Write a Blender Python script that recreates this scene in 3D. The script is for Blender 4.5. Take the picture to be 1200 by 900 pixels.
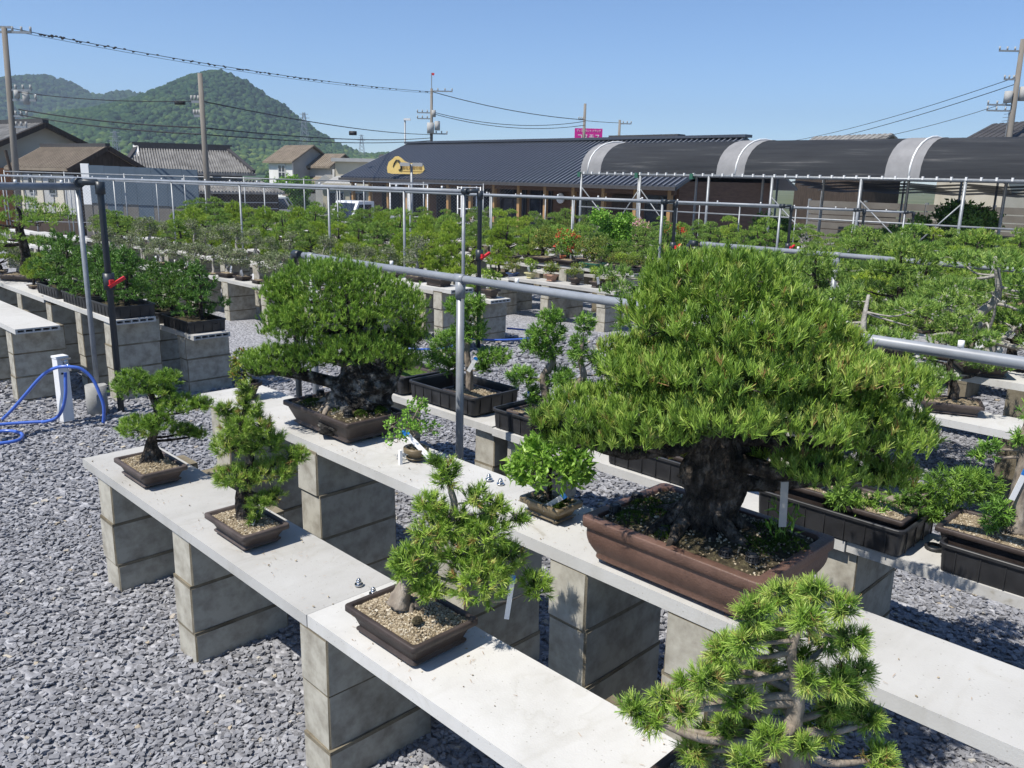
import bpy, bmesh, math, random
import numpy as np
from mathutils import Vector, Matrix, Euler

for o in list(bpy.data.objects):
    bpy.data.objects.remove(o)
SC = bpy.context.scene
COL = SC.collection
R = math.radians

# ------------------------------------------------------------------ camera, sky, sun, exposure
EYE = Vector((0, 0, 1.81))
FW = Vector((0.68673, 0.685742, -0.241162))
RT = Vector((0.710071, -0.703827, 0.020661))
UP = Vector((0.155568, 0.185431, 0.970265))
cam_d = bpy.data.cameras.new("camera")
cam = bpy.data.objects.new("camera", cam_d)
COL.objects.link(cam)
m3 = Matrix((RT, UP, -FW)).transposed()
cam.matrix_world = Matrix.Translation(EYE) @ m3.to_4x4()
cam_d.sensor_width = 36.0
cam_d.lens = 980.28 / 1200 * 36.0
cam_d.clip_start = 0.05
cam_d.clip_end = 6000
SC.camera = cam

SUN = Vector((-0.62, 0.09, 1.0)).normalized()
world = bpy.data.worlds.new("World")
SC.world = world
world.use_nodes = True
wn = world.node_tree
wn.nodes.clear()
w_out = wn.nodes.new("ShaderNodeOutputWorld")
w_bg = wn.nodes.new("ShaderNodeBackground")
w_sky = wn.nodes.new("ShaderNodeTexSky")
w_sky.sky_type = 'NISHITA'
w_sky.sun_disc = False
w_sky.sun_elevation = math.asin(SUN.z)
w_sky.sun_rotation = math.atan2(SUN.x, SUN.y)
w_sky.altitude = 30
w_sky.air_density = 0.8
w_sky.dust_density = 0.0
w_sky.ozone_density = 8.0
w_bg.inputs[1].default_value = 0.11
wn.links.new(w_sky.outputs[0], w_bg.inputs[0])
wn.links.new(w_bg.outputs[0], w_out.inputs[0])
sun_d = bpy.data.lights.new("sun", 'SUN')
sun_d.energy = 4.8
sun_d.angle = R(0.5)
sun_d.color = (1.0, 0.95, 0.87)
sun = bpy.data.objects.new("sun", sun_d)
COL.objects.link(sun)
sun.rotation_euler = SUN.to_track_quat('Z', 'Y').to_euler()
sun.location = SUN * 50
SC.view_settings.view_transform = 'Standard'
SC.view_settings.look = 'None'
SC.view_settings.exposure = 0.45
SC.view_settings.gamma = 1.0
SC.render.engine = 'CYCLES'
SC.cycles.max_bounces = 8
SC.cycles.transparent_max_bounces = 12

# ------------------------------------------------------------------ helpers
FH = Vector((0.7076156, 0.7065976, 0))      # the site's own grid: away from the path, and along it
RH = Vector((0.7065976, -0.7076156, 0))
YAW = math.atan2(RH.y, RH.x)


def W(r, f, z=0.0):
    return Vector((RH.x * r + FH.x * f, RH.y * r + FH.y * f, z))


def fdist(x, y):
    return x * FH.x + y * FH.y


def ground(x, y):
    f = fdist(x, y)
    d = f - 6.0
    s = 0.5 * (d + math.sqrt(d * d + 4.0))
    g = -0.03 * (s - 0.16 if s > 0.16 else 0.0)
    return max(g, -1.0) if f < 200 else -1.0


def tag(o, label=None, cat=None, group=None, kind=None):
    if label: o["label"] = label
    if cat: o["category"] = cat
    if group: o["group"] = group
    if kind: o["kind"] = kind
    return o


def thing(name, label, cat, loc=(0, 0, 0), rz=0.0, group=None, scale=1.0):
    o = bpy.data.objects.new(name, None)
    o.empty_display_size = 0.1
    COL.objects.link(o)
    o.location = loc
    o.rotation_euler = (0, 0, rz)
    o.scale = (scale, scale, scale)
    return tag(o, label, cat, group)


def link(name, mesh, parent=None, loc=None, rot=None, label=None, kind=None):
    o = bpy.data.objects.new(name, mesh)
    COL.objects.link(o)
    if parent: o.parent = parent
    if loc is not None: o.location = loc
    if rot is not None: o.rotation_euler = rot
    if label: o["label"] = label
    if kind: o["kind"] = kind
    return o


class MB:
    """collects simple shapes and links them as ONE mesh object"""
    def __init__(s):
        s.v = []; s.f = []; s.m = []; s.sm = []

    def add(s, vs, fs, mat=0, smooth=False):
        k = len(s.v)
        s.v += [tuple(v) for v in vs]
        s.f += [tuple(i + k for i in f) for f in fs]
        s.m += [mat] * len(fs); s.sm += [smooth] * len(fs)
        return s

    def box(s, c, d, mat=0, rz=0.0, top=1.0, M=None):
        x, y, z = d[0] / 2, d[1] / 2, d[2] / 2
        vs = []
        for zz, k in ((-z, 1.0), (z, top)):
            for xx, yy in ((-x, -y), (x, -y), (x, y), (-x, y)):
                vs.append(Vector((xx * k, yy * k, zz)))
        if M is not None:
            vs = [M @ v for v in vs]
        elif rz:
            q = Matrix.Rotation(rz, 3, 'Z'); vs = [q @ v for v in vs]
        c = Vector(c)
        return s.add([v + c for v in vs], [(3, 2, 1, 0), (4, 5, 6, 7), (0, 1, 5, 4), (1, 2, 6, 5), (2, 3, 7, 6), (3, 0, 4, 7)], mat)

    def bar(s, a, b, w, h=None, mat=0):
        a = Vector(a); b = Vector(b); h = h or w
        d = b - a; L = d.length
        q = d.to_track_quat('X', 'Z').to_matrix()
        return s.box((a + b) / 2, (L, w, h), mat, M=q)

    def tube(s, pts, rad, n=8, mat=0, caps=True, smooth=True, jit=0.0, rng=None):
        pts = [Vector(p) for p in pts]
        if not hasattr(rad, '__len__'): rad = [rad] * len(pts)
        rings = []
        prev = None
        for i, p in enumerate(pts):
            t = (pts[min(i + 1, len(pts) - 1)] - pts[max(i - 1, 0)])
            if t.length < 1e-9: t = Vector((0, 0, 1))
            t.normalize()
            if prev is None:
                a = Vector((1, 0, 0)) if abs(t.x) < 0.8 else Vector((0, 1, 0))
                u = (a - t * a.dot(t)).normalized()
            else:
                u = prev - t * prev.dot(t)
                u = u.normalized() if u.length > 1e-6 else Vector((1, 0, 0))
            prev = u
            w = t.cross(u)
            ring = []
            for k in range(n):
                a = 2 * math.pi * k / n
                r = rad[i] * (1 + (rng.uniform(-jit, jit) if rng else 0))
                ring.append(p + (u * math.cos(a) + w * math.sin(a)) * r)
            rings.append(ring)
        vs = [v for r_ in rings for v in r_]
        fs = []
        for i in range(len(pts) - 1):
            for k in range(n):
                k2 = (k + 1) % n
                fs.append((i * n + k, i * n + k2, (i + 1) * n + k2, (i + 1) * n + k))
        s.add(vs, fs, mat, smooth)
        if caps:
            k0 = len(s.v) - len(vs)
            s.f.append(tuple(k0 + i for i in reversed(range(n))))
            s.f.append(tuple(k0 + (len(pts) - 1) * n + i for i in range(n)))
            s.m += [mat] * 2; s.sm += [False] * 2
        return s

    def loft(s, loops, mat=0, cap0=True, cap1=True, smooth=False):
        n = len(loops[0]); vs = [v for l in loops for v in l]; fs = []
        for i in range(len(loops) - 1):
            for k in range(n):
                k2 = (k + 1) % n
                fs.append((i * n + k, i * n + k2, (i + 1) * n + k2, (i + 1) * n + k))
        if cap0: fs.append(tuple(reversed(range(n))))
        if cap1: fs.append(tuple((len(loops) - 1) * n + i for i in range(n)))
        return s.add(vs, fs, mat, smooth)

    def prism(s, poly, z0, z1, mat=0, M=None):
        a = [Vector((p[0], p[1], z0)) for p in poly]; b = [Vector((p[0], p[1], z1)) for p in poly]
        if M is not None:
            a = [M @ v for v in a]; b = [M @ v for v in b]
        return s.loft([a, b], mat)

    def mesh(s, name, mats):
        me = bpy.data.meshes.new(name)
        me.from_pydata(s.v, [], s.f)
        if not isinstance(mats, (list, tuple)): mats = [mats]
        for m in mats: me.materials.append(m)
        me.polygons.foreach_set("material_index", s.m)
        me.polygons.foreach_set("use_smooth", s.sm)
        me.update()
        return me

    def build(s, name, mats, parent=None, loc=None, rot=None, label=None, kind=None):
        return link(name, s.mesh(name, mats), parent, loc, rot, label, kind)


def nmesh(name, V, F, mats, attrs=None, smooth=False):
    """big mesh from numpy arrays; F is (n,3) or (n,4)"""
    me = bpy.data.meshes.new(name)
    V = np.ascontiguousarray(V, dtype=np.float32); F = np.ascontiguousarray(F, dtype=np.int32)
    me.vertices.add(len(V)); me.vertices.foreach_set("co", V.ravel())
    k = F.shape[1]
    me.loops.add(F.size); me.loops.foreach_set("vertex_index", F.ravel())
    me.polygons.add(len(F))
    me.polygons.foreach_set("loop_start", np.arange(0, F.size, k, dtype=np.int32))
    me.polygons.foreach_set("use_smooth", np.full(len(F), smooth))
    if not isinstance(mats, (list, tuple)): mats = [mats]
    for m in mats: me.materials.append(m)
    for an, av in (attrs or {}).items():
        at = me.attributes.new(an, 'FLOAT', 'POINT'); at.data.foreach_set("value", np.ascontiguousarray(av, dtype=np.float32))
    me.update(calc_edges=True)
    return me


# ------------------------------------------------------------------ materials
class NT:
    def __init__(s, name):
        s.m = bpy.data.materials.new(name); s.m.use_nodes = True
        s.t = s.m.node_tree; s.t.nodes.clear()
        s.out = s.t.nodes.new("ShaderNodeOutputMaterial")

    def n(s, typ, **kw):
        nd = s.t.nodes.new(typ)
        for k, v in kw.items():
            if k.startswith('i_'):
                key = k[2:]
                key = int(key) if key.isdigit() else key
                nd.inputs[key].default_value = v
            else:
                setattr(nd, k, v)
        return nd

    def l(s, a, b): s.t.links.new(a, b)

    def ramp(s, fac, stops, interp='LINEAR'):
        r = s.n("ShaderNodeValToRGB"); r.color_ramp.interpolation = interp
        e = r.color_ramp.elements
        while len(e) < len(stops): e.new(0.5)
        for i, (p, c) in enumerate(stops):
            e[i].position = p; e[i].color = (*c, 1.0)
        s.l(fac, r.inputs[0])
        return r.outputs[0]

    def mix(s, fac, a, b, mode='MIX'):
        x = s.n("ShaderNodeMix", data_type='RGBA', blend_type=mode)
        for sock, v in ((x.inputs[0], fac), (x.inputs[6], a), (x.inputs[7], b)):
            if hasattr(v, 'links'): s.l(v, sock)
            elif hasattr(v, '__len__'): sock.default_value = (*v, 1.0)
            else: sock.default_value = v
        return x.outputs[2]


def surf(name, stops, rough=0.8, scale=6.0, detail=6.0, bump=0.0, bscale=None, metal=0.0, coord='pos', rnd=0.0, spec=0.3, dist=0.01, grain=0.0, gscale=300.0, stretch=None):
    """a material whose colour wanders between the stops by noise; rnd: brightness change per object"""
    q = NT(name)
    p = q.n("ShaderNodeBsdfPrincipled", i_Roughness=rough, i_Metallic=metal)
    p.inputs["Specular IOR Level"].default_value = spec
    if coord == 'pos':
        co = q.n("ShaderNodeNewGeometry").outputs["Position"]
    else:
        co = q.n("ShaderNodeTexCoord").outputs["Object"]
    if stretch:
        mp = q.n("ShaderNodeMapping"); mp.inputs["Scale"].default_value = stretch
        q.l(co, mp.inputs[0]); co = mp.outputs[0]
    ns = q.n("ShaderNodeTexNoise", i_Scale=scale, i_Detail=detail, i_Roughness=0.62)
    q.l(co, ns.inputs["Vector"])
    c = q.ramp(ns.outputs[0], stops)
    if grain:
        g = q.n("ShaderNodeTexNoise", i_Scale=gscale, i_Detail=2.0)
        q.l(co, g.inputs["Vector"])
        gr = q.ramp(g.outputs[0], [(0.3, (1 - grain,) * 3), (0.7, (1.0,) * 3)])
        c = q.mix(1.0, c, gr, 'MULTIPLY')
    if rnd:
        oi = q.n("ShaderNodeObjectInfo")
        rr_ = q.ramp(oi.outputs["Random"], [(0.0, (1 - rnd,) * 3), (1.0, (1.0,) * 3)])
        c = q.mix(1.0, c, rr_, 'MULTIPLY')
    q.l(c, p.inputs["Base Color"])
    if bump:
        b = q.n("ShaderNodeBump", i_Strength=bump, i_Distance=dist)
        bn = q.n("ShaderNodeTexNoise", i_Scale=bscale or scale * 4, i_Detail=5.0)
        q.l(co, bn.inputs["Vector"]); q.l(bn.outputs[0], b.inputs["Height"]); q.l(b.outputs[0], p.inputs["Normal"])
    q.l(p.outputs[0], q.out.inputs[0])
    return q.m


def plain(name, c, rough=0.6, metal=0.0, spec=0.4, var=0.12, scale=9.0):
    lo = tuple(x * (1 - var) for x in c)
    return surf(name, [(0.3, lo), (0.7, c)], rough, scale, 4.0, metal=metal, spec=spec)


def leafmat(name, stops, trans=0.2, rough=0.48, spec=0.38):
    """foliage: the tint attribute of each tuft picks the colour"""
    q = NT(name)
    at = q.n("ShaderNodeAttribute", attribute_name="tint")
    c = q.ramp(at.outputs["Fac"], stops)
    oi = q.n("ShaderNodeObjectInfo")
    hv = q.n("ShaderNodeHueSaturation")
    mr = q.n("ShaderNodeMapRange"); mr.inputs[3].default_value = 0.92; mr.inputs[4].default_value = 1.08
    q.l(oi.outputs["Random"], mr.inputs[0]); q.l(mr.outputs[0], hv.inputs["Value"])
    mh = q.n("ShaderNodeMapRange"); mh.inputs[3].default_value = 0.495; mh.inputs[4].default_value = 0.505
    ml = q.n("ShaderNodeMath", operation='FRACT'); mm = q.n("ShaderNodeMath", operation='MULTIPLY'); mm.inputs[1].default_value = 7.31
    q.l(oi.outputs["Random"], mm.inputs[0]); q.l(mm.outputs[0], ml.inputs[0]); q.l(ml.outputs[0], mh.inputs[0]); q.l(mh.outputs[0], hv.inputs["Hue"])
    q.l(c, hv.inputs["Color"])
    c = hv.outputs[0]
    p = q.n("ShaderNodeBsdfPrincipled", i_Roughness=rough)
    p.inputs["Specular IOR Level"].default_value = spec
    q.l(c, p.inputs["Base Color"])
    t = q.n("ShaderNodeBsdfTranslucent")
    q.l(q.mix(1.0, c, (1.0, 1.0, 0.75), 'MULTIPLY'), t.inputs[0])
    mx = q.n("ShaderNodeMixShader", i_0=trans)
    q.l(p.outputs[0], mx.inputs[1]); q.l(t.outputs[0], mx.inputs[2]); q.l(mx.outputs[0], q.out.inputs[0])
    return q.m


M = {}
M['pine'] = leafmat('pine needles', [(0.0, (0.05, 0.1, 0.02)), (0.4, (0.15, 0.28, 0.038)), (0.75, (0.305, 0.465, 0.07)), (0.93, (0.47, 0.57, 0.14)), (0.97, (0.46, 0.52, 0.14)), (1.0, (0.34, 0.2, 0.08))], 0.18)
M['pine_blue'] = leafmat('cool pine needles', [(0.0, (0.05, 0.1, 0.025)), (0.5, (0.15, 0.27, 0.048)), (0.85, (0.3, 0.43, 0.085)), (1.0, (0.38, 0.48, 0.14))], 0.18)
M['pine_yellow'] = leafmat('fresh pine needles', [(0.0, (0.07, 0.13, 0.02)), (0.5, (0.22, 0.345, 0.032)), (0.85, (0.37, 0.5, 0.055)), (1.0, (0.44, 0.5, 0.1))], 0.18)
M['juniper'] = leafmat('juniper sprays', [(0.0, (0.055, 0.12, 0.022)), (0.5, (0.16, 0.31, 0.045)), (0.85, (0.29, 0.47, 0.075)), (1.0, (0.36, 0.52, 0.1))], 0.25)
M['juniper_dark'] = leafmat('dark juniper sprays', [(0.0, (0.035, 0.085, 0.018)), (0.5, (0.09, 0.2, 0.035)), (0.85, (0.17, 0.31, 0.055)), (1.0, (0.22, 0.36, 0.07))], 0.2)
M['leaf'] = leafmat('broad leaves', [(0.0, (0.08, 0.17, 0.025)), (0.5, (0.19, 0.37, 0.05)), (0.85, (0.31, 0.52, 0.08)), (1.0, (0.4, 0.56, 0.13))], 0.35, 0.4, 0.4)
M['leaf_dull'] = leafmat('dull leaves', [(0.0, (0.08, 0.11, 0.045)), (0.5, (0.18, 0.225, 0.1)), (0.85, (0.28, 0.32, 0.16)), (1.0, (0.38, 0.38, 0.26))], 0.2)
M['leaf_rust'] = leafmat('rusty leaves', [(0.0, (0.06, 0.11, 0.02)), (0.5, (0.17, 0.25, 0.04)), (0.85, (0.3, 0.3, 0.06)), (1.0, (0.42, 0.2, 0.08))], 0.3)
M['petal_red'] = leafmat('red petals', [(0.0, (0.5, 0.05, 0.03)), (1.0, (0.75, 0.12, 0.08))], 0.3)
M['petal_pink'] = leafmat('pale pink petals', [(0.0, (0.75, 0.35, 0.4)), (1.0, (0.85, 0.7, 0.68))], 0.3)
M['forest'] = leafmat('hill forest', [(0.0, (0.014, 0.034, 0.018)), (0.4, (0.027, 0.058, 0.024)), (0.75, (0.052, 0.092, 0.028)), (1.0, (0.11, 0.15, 0.04))], 0.0, 0.9, 0.05)
M['bark'] = surf('dark fissured bark', [(0.38, (0.012, 0.01, 0.008)), (0.52, (0.05, 0.041, 0.033)), (0.66, (0.15, 0.13, 0.11))], 0.9, 34, 10, 1.0, 48, coord='obj', dist=0.05, stretch=(1, 1, .5))
M['bark_black'] = surf('black rock-like bark', [(0.4, (0.008, 0.007, 0.006)), (0.5, (0.03, 0.027, 0.024)), (0.58, (0.13, 0.125, 0.115)), (0.72, (0.32, 0.31, 0.29))], 0.8, 20, 9, 1.0, 30, coord='obj', dist=0.05)
M['bark_pale'] = surf('pale peeling bark', [(0.3, (0.14, 0.11, 0.085)), (0.55, (0.27, 0.23, 0.185)), (0.8, (0.4, 0.36, 0.31))], 0.85, 24, 8, 0.8, 50, coord='obj', stretch=(1, 1, .4))
M['deadwood'] = surf('silver dead wood', [(0.3, (0.2, 0.185, 0.165)), (0.7, (0.42, 0.4, 0.36))], 0.8, 40, 6, 0.6, 90, coord='obj')
M['soil'] = surf('coarse pale potting grit', [(0.3, (0.1, 0.075, 0.045)), (0.5, (0.24, 0.19, 0.12)), (0.72, (0.4, 0.34, 0.24))], 0.95, 90, 4, 1.0, 160)
M['soil_dark'] = surf('dark mossy soil', [(0.3, (0.02, 0.016, 0.01)), (0.5, (0.055, 0.045, 0.025)), (0.7, (0.11, 0.095, 0.05))], 0.95, 60, 5, 1.0, 120)
M['moss'] = surf('green moss', [(0.3, (0.03, 0.06, 0.008)), (0.6, (0.09, 0.16, 0.015)), (0.8, (0.16, 0.22, 0.03))], 0.95, 60, 4, 1.0, 260)
M['pot'] = surf('dark brown unglazed pot', [(0.3, (0.036, 0.027, 0.024)), (0.7, (0.075, 0.057, 0.05))], 0.55, 14, 6, 0.15, 200, rnd=0.25, spec=0.4)
M['pot_grey'] = surf('grey brown unglazed pot', [(0.3, (0.05, 0.038, 0.034)), (0.7, (0.105, 0.083, 0.074))], 0.6, 14, 6, 0.15, 200, spec=0.4)
M['pot_red'] = surf('reddish brown pot', [(0.25, (0.08, 0.044, 0.033)), (0.5, (0.135, 0.077, 0.057)), (0.72, (0.17, 0.1, 0.077)), (0.8, (0.25, 0.175, 0.15))], 0.5, 7, 10, 0.25, 180, spec=0.4, grain=.15, gscale=60)
M['pot_tan'] = surf('tan glazed pot', [(0.3, (0.1, 0.075, 0.04)), (0.7, (0.19, 0.145, 0.085))], 0.4, 18, 6, spec=0.5)
M['pot_blue'] = plain('blue glazed pot', (0.03, 0.06, 0.16), 0.3, spec=0.6)
M['pot_cream'] = plain('cream pot', (0.5, 0.47, 0.25), 0.5)
M['pot_clay'] = plain('pinkish clay pot', (0.42, 0.25, 0.18), 0.8)
M['pot_green'] = plain('green glazed pot', (0.03, 0.12, 0.075), 0.3, spec=0.6)
M['black_plastic'] = surf('dusty black plastic', [(0.35, (0.014, 0.014, 0.015)), (0.7, (0.035, 0.035, 0.037))], 0.45, 9, 6, spec=0.5)
M['block'] = surf('weathered concrete block', [(0.3, (0.13, 0.107, 0.07)), (0.43, (0.195, 0.166, 0.116)), (0.5, (0.24, 0.207, 0.147)), (0.6, (0.265, 0.231, 0.168)), (0.74, (0.38, 0.345, 0.27))], 0.95, 7.5, 9, 0.45, 240, rnd=0.3, grain=0.2, gscale=210, dist=0.003)
M['mortar'] = surf('pale mortar', [(0.3, (0.24, 0.22, 0.18)), (0.6, (0.42, 0.4, 0.34))], 0.95, 14, 6)
M['steel'] = surf('galvanised steel pipe', [(0.3, (0.2, 0.215, 0.23)), (0.7, (0.29, 0.305, 0.32))], 0.45, 14, 4, metal=0.3, spec=0.5)
M['pvc'] = surf('grey plastic pipe', [(0.3, (0.2, 0.215, 0.235)), (0.5, (0.26, 0.28, 0.31)), (0.7, (0.31, 0.33, 0.36))], 0.42, 9, 9, spec=0.45, stretch=(1, .35, 1), grain=.12, gscale=70)
M['pvc_dark'] = plain('dark slate plastic pipe', (0.03, 0.038, 0.047), 0.4)
M['red'] = plain('red plastic handle', (0.62, 0.03, 0.035), 0.4)
M['hose'] = plain('blue garden hose', (0.06, 0.14, 0.52), 0.3, spec=0.6)
M['white'] = plain('white paint', (0.74, 0.74, 0.73), 0.5, var=0.06)
M['label_white'] = plain('white plant label', (0.8, 0.8, 0.8), 0.5, var=0.04)
M['label_blue'] = plain('blue label end', (0.02, 0.2, 0.6), 0.4)
M['chrome'] = plain('chrome tap', (0.7, 0.7, 0.7), 0.15, metal=1.0)
M['yellow'] = plain('yellow sticker', (0.75, 0.68, 0.1), 0.5)
M['concrete'] = surf('grey cast concrete', [(0.3, (0.24, 0.24, 0.23)), (0.7, (0.36, 0.36, 0.345))], 0.9, 7, 7, 0.2, 120)
M['wood'] = surf('brown timber wall', [(0.3, (0.085, 0.045, 0.028)), (0.7, (0.15, 0.085, 0.055))], 0.7, 3, 6, stretch=(1, 1, 8))
M['wood_post'] = surf('honey coloured timber post', [(0.3, (0.3, 0.17, 0.07)), (0.7, (0.42, 0.26, 0.12))], 0.6, 6, 6, stretch=(6, 6, .6))
M['glass'] = plain('dark window glass', (0.02, 0.025, 0.035), 0.08, spec=0.8, var=0.02)
M['metal_roof'] = surf('dark blue-grey metal roof', [(0.3, (0.06, 0.067, 0.084)), (0.7, (0.078, 0.087, 0.107))], 0.38, 1.2, 3, metal=0.3, spec=0.5)
M['seam'] = plain('roof seam', (0.2, 0.215, 0.25), 0.4, metal=0.3)
M['net'] = None
M['net_grey'] = surf('grey shade net', [(0.3, (0.19, 0.19, 0.195)), (0.7, (0.25, 0.25, 0.255))], 0.8, 3, 4)
M['tile'] = surf('weathered grey roof tile', [(0.3, (0.12, 0.115, 0.11)), (0.55, (0.23, 0.225, 0.215)), (0.8, (0.36, 0.35, 0.33))], 0.75, 2.2, 8, rnd=0.1)
M['tile_brown'] = surf('brownish cement tile', [(0.3, (0.15, 0.12, 0.09)), (0.7, (0.24, 0.2, 0.155))], 0.8, 2.5, 7)
M['tile_dark'] = plain('dark ridge tile', (0.06, 0.058, 0.06), 0.7, var=0.3)
M['plaster'] = surf('cream plaster', [(0.3, (0.42, 0.38, 0.3)), (0.7, (0.54, 0.5, 0.42))], 0.9, 0.8, 6)
M['plaster_white'] = surf('white plaster', [(0.3, (0.6, 0.59, 0.56)), (0.7, (0.72, 0.71, 0.69))], 0.9, 0.8, 6)
M['plaster_grey'] = surf('grey plaster', [(0.3, (0.3, 0.3, 0.29)), (0.7, (0.4, 0.4, 0.39))], 0.9, 1.2, 6)
M['timber_dark'] = surf('charred dark boards', [(0.3, (0.03, 0.022, 0.017)), (0.7, (0.075, 0.055, 0.042))], 0.85, 2, 6, stretch=(8, 8, 1))
M['orange_wall'] = plain('orange wall', (0.55, 0.22, 0.09), 0.8)
M['brick_wall'] = plain('reddish brown siding', (0.2, 0.085, 0.05), 0.85)
M['sheet_blue'] = surf('blue-grey sheet metal', [(0.3, (0.065, 0.092, 0.122)), (0.7, (0.09, 0.122, 0.158))], 0.6, 0.9, 5, metal=0.0)
M['beige'] = surf('beige sheet wall', [(0.3, (0.4, 0.36, 0.27)), (0.7, (0.52, 0.48, 0.38))], 0.8, 1.0, 6)
M['louver'] = surf('grey louvre boards', [(0.3, (0.12, 0.112, 0.1)), (0.7, (0.17, 0.16, 0.145))], 0.8, 2, 5)
M['sign_yellow'] = surf('pale yellow signboard', [(0.3, (0.6, 0.42, 0.13)), (0.7, (0.7, 0.52, 0.19))], 0.6, 2, 5)
M['sign_ink'] = plain('black sign paint', (0.02, 0.018, 0.016), 0.6)
M['sign_orange'] = plain('dim orange lettering', (0.36, 0.22, 0.06), 0.6)
M['magenta'] = plain('magenta sign', (0.52, 0.012, 0.24), 0.4, var=0.04)
M['pole'] = surf('weathered concrete pole', [(0.3, (0.15, 0.135, 0.115)), (0.7, (0.23, 0.21, 0.185))], 0.9, 2, 6, stretch=(3, 3, .5))
M['cable'] = plain('black cable', (0.02, 0.02, 0.022), 0.6)
M['tyre'] = plain('black rubber', (0.015, 0.015, 0.015), 0.8)
M['car_white'] = plain('white car paint', (0.75, 0.75, 0.75), 0.25, spec=0.6, var=0.02)
M['car_silver'] = plain('silver car paint', (0.45, 0.46, 0.48), 0.25, metal=0.5, var=0.03)
M['stem_green'] = plain('green stem', (0.08, 0.14, 0.03), 0.7)
M['terracotta'] = plain('terracotta pot', (0.45, 0.13, 0.06), 0.75)


def mat_gravel():
    q = NT('grey crushed slate')
    g = q.n("ShaderNodeNewGeometry")
    c = q.ramp(g.outputs["Random Per Island"], [(0.0, (0.19, 0.192, 0.205)), (0.4, (0.24, 0.243, 0.261)), (0.8, (0.29, 0.294, 0.314)), (0.984, (0.36, 0.364, 0.386)), (0.99, (0.44, 0.36, 0.24)), (1.0, (0.5, 0.49, 0.46))])
    ns = q.n("ShaderNodeTexNoise", i_Scale=140.0, i_Detail=3.0)
    q.l(g.outputs["Position"], ns.inputs["Vector"])
    c = q.mix(1.0, c, q.ramp(ns.outputs[0], [(0.3, (0.85,) * 3), (0.7, (1.0,) * 3)]), 'MULTIPLY')
    p = q.n("ShaderNodeBsdfPrincipled", i_Roughness=0.8)
    p.inputs["Specular IOR Level"].default_value = 0.25
    q.l(c, p.inputs["Base Color"]); q.l(p.outputs[0], q.out.inputs[0])
    return q.m


def mat_ground():
    """beds of the same slate, too small to build one by one"""
    q = NT('slate gravel bed')
    g = q.n("ShaderNodeNewGeometry")
    v = q.n("ShaderNodeTexVoronoi", i_Scale=38.0, feature='F1')
    q.l(g.outputs["Position"], v.inputs["Vector"])
    sp = q.n("ShaderNodeSeparateColor"); q.l(v.outputs["Color"], sp.inputs[0])
    c = q.ramp(sp.outputs[0], [(0.0, (0.18, 0.182, 0.196)), (0.5, (0.29, 0.293, 0.314)), (1.0, (0.38, 0.385, 0.41))])
    p = q.n("ShaderNodeBsdfPrincipled", i_Roughness=0.85)
    q.l(c, p.inputs["Base Color"])
    b = q.n("ShaderNodeBump", i_Strength=1.0, i_Distance=0.02)
    inv = q.n("ShaderNodeMath", operation='SUBTRACT'); inv.inputs[0].default_value = 1.0
    q.l(v.outputs["Distance"], inv.inputs[1]); q.l(inv.outputs[0], b.inputs["Height"])
    q.l(b.outputs[0], p.inputs["Normal"]); q.l(p.outputs[0], q.out.inputs[0])
    return q.m


def mat_slab():
    """pale cement board: cloudy tone, water runs, rings left by pots and small dark specks"""
    q = NT('pale cement board')
    pos = q.n("ShaderNodeNewGeometry").outputs["Position"]
    n1 = q.n("ShaderNodeTexNoise", i_Scale=2.2, i_Detail=9.0, i_Roughness=.65); q.l(pos, n1.inputs["Vector"])
    c = q.ramp(n1.outputs[0], [(.3, (.44, .435, .415)), (.5, (.53, .525, .51)), (.7, (.58, .578, .565))])
    mp = q.n("ShaderNodeMapping"); mp.inputs["Scale"].default_value = (1.2, 7.0, 1.0); q.l(pos, mp.inputs[0])
    n2 = q.n("ShaderNodeTexNoise", i_Scale=1.5, i_Detail=6.0, i_Roughness=.6, i_Distortion=.6); q.l(mp.outputs[0], n2.inputs["Vector"])
    c = q.mix(1.0, c, q.ramp(n2.outputs[0], [(.3, (.93, .925, .91)), (.48, (1, 1, 1)), (1, (1, 1, 1))]), 'MULTIPLY')
    n3 = q.n("ShaderNodeTexNoise", i_Scale=5.0, i_Detail=5.0, i_Distortion=1.2); q.l(pos, n3.inputs["Vector"])
    c = q.mix(1.0, c, q.ramp(n3.outputs[0], [(.25, (.74, .71, .65)), (.3, (.94, .93, .91)), (.38, (1, 1, 1))]), 'MULTIPLY')
    dn = q.mix(.35, pos, n3.outputs["Color"], 'ADD')
    vr = q.n("ShaderNodeTexVoronoi", i_Scale=2.6); q.l(dn, vr.inputs["Vector"])
    c = q.mix(1.0, c, q.ramp(vr.outputs["Distance"], [(.2, (1, 1, 1)), (.235, (.93, .925, .91)), (.25, (.96, .957, .95)), (.33, (1, 1, 1))]), 'MULTIPLY')
    v = q.n("ShaderNodeTexVoronoi", i_Scale=55.0); q.l(pos, v.inputs["Vector"])
    c = q.mix(1.0, c, q.ramp(v.outputs["Distance"], [(.06, (.62, .6, .56)), (.12, (1, 1, 1))]), 'MULTIPLY')
    oi = q.n("ShaderNodeObjectInfo")
    c = q.mix(1.0, c, oi.outputs["Color"], 'MULTIPLY')
    p = q.n("ShaderNodeBsdfPrincipled", i_Roughness=.85); p.inputs["Specular IOR Level"].default_value = .25
    q.l(c, p.inputs["Base Color"])
    b = q.n("ShaderNodeBump", i_Strength=.2, i_Distance=.003); n4 = q.n("ShaderNodeTexNoise", i_Scale=160.0, i_Detail=4.0)
    q.l(pos, n4.inputs["Vector"]); q.l(n4.outputs[0], b.inputs["Height"]); q.l(b.outputs[0], p.inputs["Normal"])
    q.l(p.outputs[0], q.out.inputs[0])
    return q.m


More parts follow.
